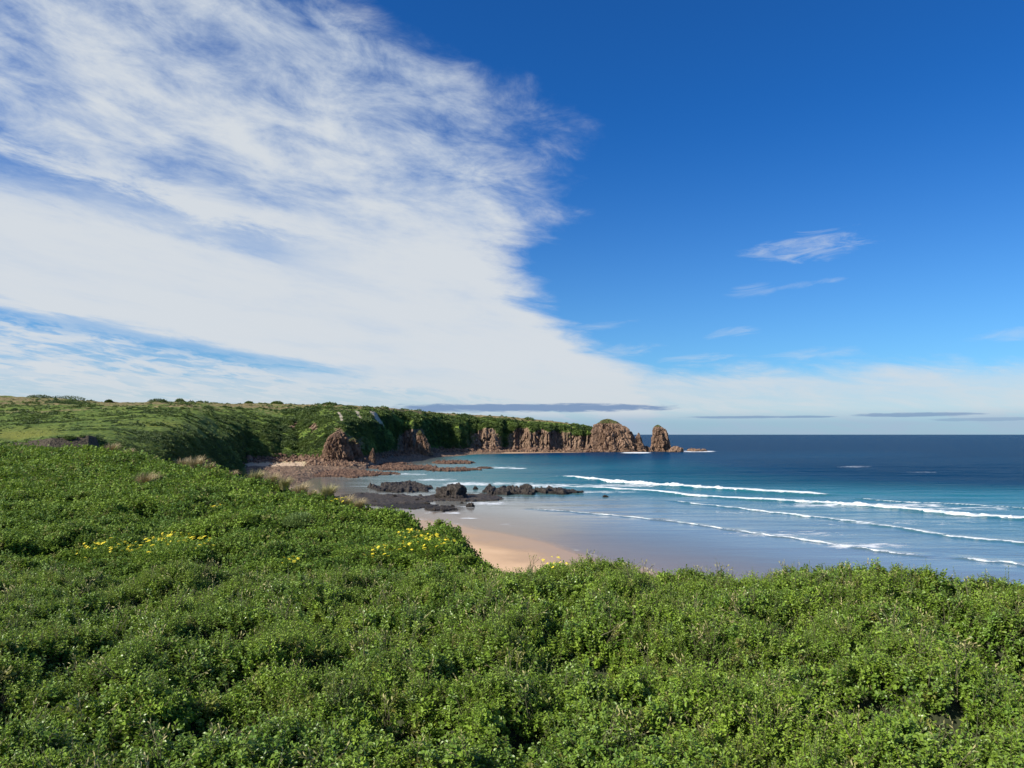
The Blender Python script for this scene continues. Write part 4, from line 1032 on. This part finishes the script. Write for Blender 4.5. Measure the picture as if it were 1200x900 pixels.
# small separate wisps
wn = t.m('MULTIPLY', t.m('SUBTRACT', .52, t.noise(t.n('ShaderNodeCombineXYZ', {0: t.m('MULTIPLY', az, .28), 1: t.m('MULTIPLY', t.m('ADD', el, t.m('MULTIPLY', az, -.06)), 1.25)}).outputs[0], 1.0, 6, .64, .9)), 4.2)
wisp = None
for a, e, ra, re, st in ((21.3, 12.9, 4.3, 1.05, .62), (17.3, 10.2, 2.2, .60, .42), (15.8, 7.3, 2.6, .45, .42), (22.4, 10.5, 1.2, .25, .35), (6.5, 8.0, 3.4, .35, .32), (33, 6.2, 2.6, .5, .3), (8.0, 6.1, 3.2, .6, .42), (13.5, 5.5, 3.2, .40, .4), (20.2, 10.3, 1.6, .3, .28), (22, 5.6, 4, .5, .35)):
    ea = t.m('SUBTRACT', az, a); ee = t.m('SUBTRACT', t.m('SUBTRACT', el, e), t.m('MULTIPLY', ea, .06))
    d = t.m('ADD', t.m('POWER', t.m('ABSOLUTE', t.m('DIVIDE', ea, ra)), 2.0), t.m('POWER', t.m('ABSOLUTE', t.m('DIVIDE', ee, re)), 2.0))
    v = t.m('MULTIPLY', t.ss(1.05, -.9, t.m('ADD', d, wn)), st)
    wisp = v if wisp is None else t.m('MAXIMUM', wisp, v)
cd = t.m('MAXIMUM', t.m('MAXIMUM', sheet_d, veil), wisp)
K = 6.15                                       # cloud radiance against the strength below
ccol = t.mix(t.ss(.30, 1.0, dens), (.66 * K, .785 * K, .925 * K), (.78 * K, .83 * K, .88 * K))
ccol = t.mix(t.ss(5.5, 2.2, el), ccol, (.75 * K, .81 * K, .86 * K))
ccol = t.mix(t.ss(1.9, 0.7, el), ccol, (.44 * K, .57 * K, .74 * K))
out = t.mix(t.m('MULTIPLY', cd, .97), skyc, ccol)
# grey blue bars of distant cloud, low over the sea
bn = t.m('MULTIPLY', t.m('SUBTRACT', .5, t.noise(t.n('ShaderNodeCombineXYZ', {0: t.m('MULTIPLY', az, .45), 1: t.m('MULTIPLY', el, 3.2), 2: 4.0}).outputs[0], 1.0, 5, .6, .3)), 2.6)
for a, e, ra, re, st in ((1.0, 1.95, 11.5, .34, .9), (17.5, 1.22, 5.4, .10, .65), (27.5, 1.30, 4.0, .15, .7), (32, .95, 4, .12, .4)):
    ea = t.m('DIVIDE', t.m('SUBTRACT', az, a), ra)
    d = t.m('ADD', t.m('POWER', t.m('ABSOLUTE', ea), 3.0), t.m('POWER', t.m('ABSOLUTE', t.m('DIVIDE', t.m('SUBTRACT', el, e), re)), 2.0))
    v = t.m('MULTIPLY', t.ss(1.15, .35, t.m('ADD', d, bn)), st)
    out = t.mix(v, out, (.205 * K, .33 * K, .56 * K))
bg = t.n('ShaderNodeBackground', {'Color': out, 'Strength': 0.10})
o = t.n('ShaderNodeOutputWorld'); t.t.links.new(bg.outputs[0], o.inputs[0])

ld = bpy.data.lights.new('sun', 'SUN'); ld.energy = 5.0; ld.angle = RAD(0.53); ld.color = (1.0, 0.93, 0.82)
lo = bpy.data.objects.new('sun', ld); C.objects.link(lo)
lo.rotation_euler = (RAD(90 - SUN_EL), 0, RAD(180 - SUN_AZ))
lo.location = (-60, -30, 60)

cam = bpy.data.cameras.new('camera'); cam.sensor_width = 36; cam.lens = 36 * FPX / 1200; cam.clip_start = .1; cam.clip_end = 120000
co = bpy.data.objects.new('camera', cam); C.objects.link(co)
co.location = (0, 0, EYE); co.rotation_euler = (math.pi / 2 + PITCH, 0, 0)
S.camera = co
S.view_settings.view_transform = 'Standard'; S.view_settings.look = 'None'
S.view_settings.exposure = 0.5; S.view_settings.gamma = 1; S.view_settings.use_curve_mapping = False
w.cycles.sampling_method = 'MANUAL'; w.cycles.sample_map_resolution = 512
S.cycles.max_bounces = 4; S.cycles.diffuse_bounces = 2; S.cycles.transparent_max_bounces = 10; S.cycles.caustics_reflective = False; S.cycles.caustics_refractive = False
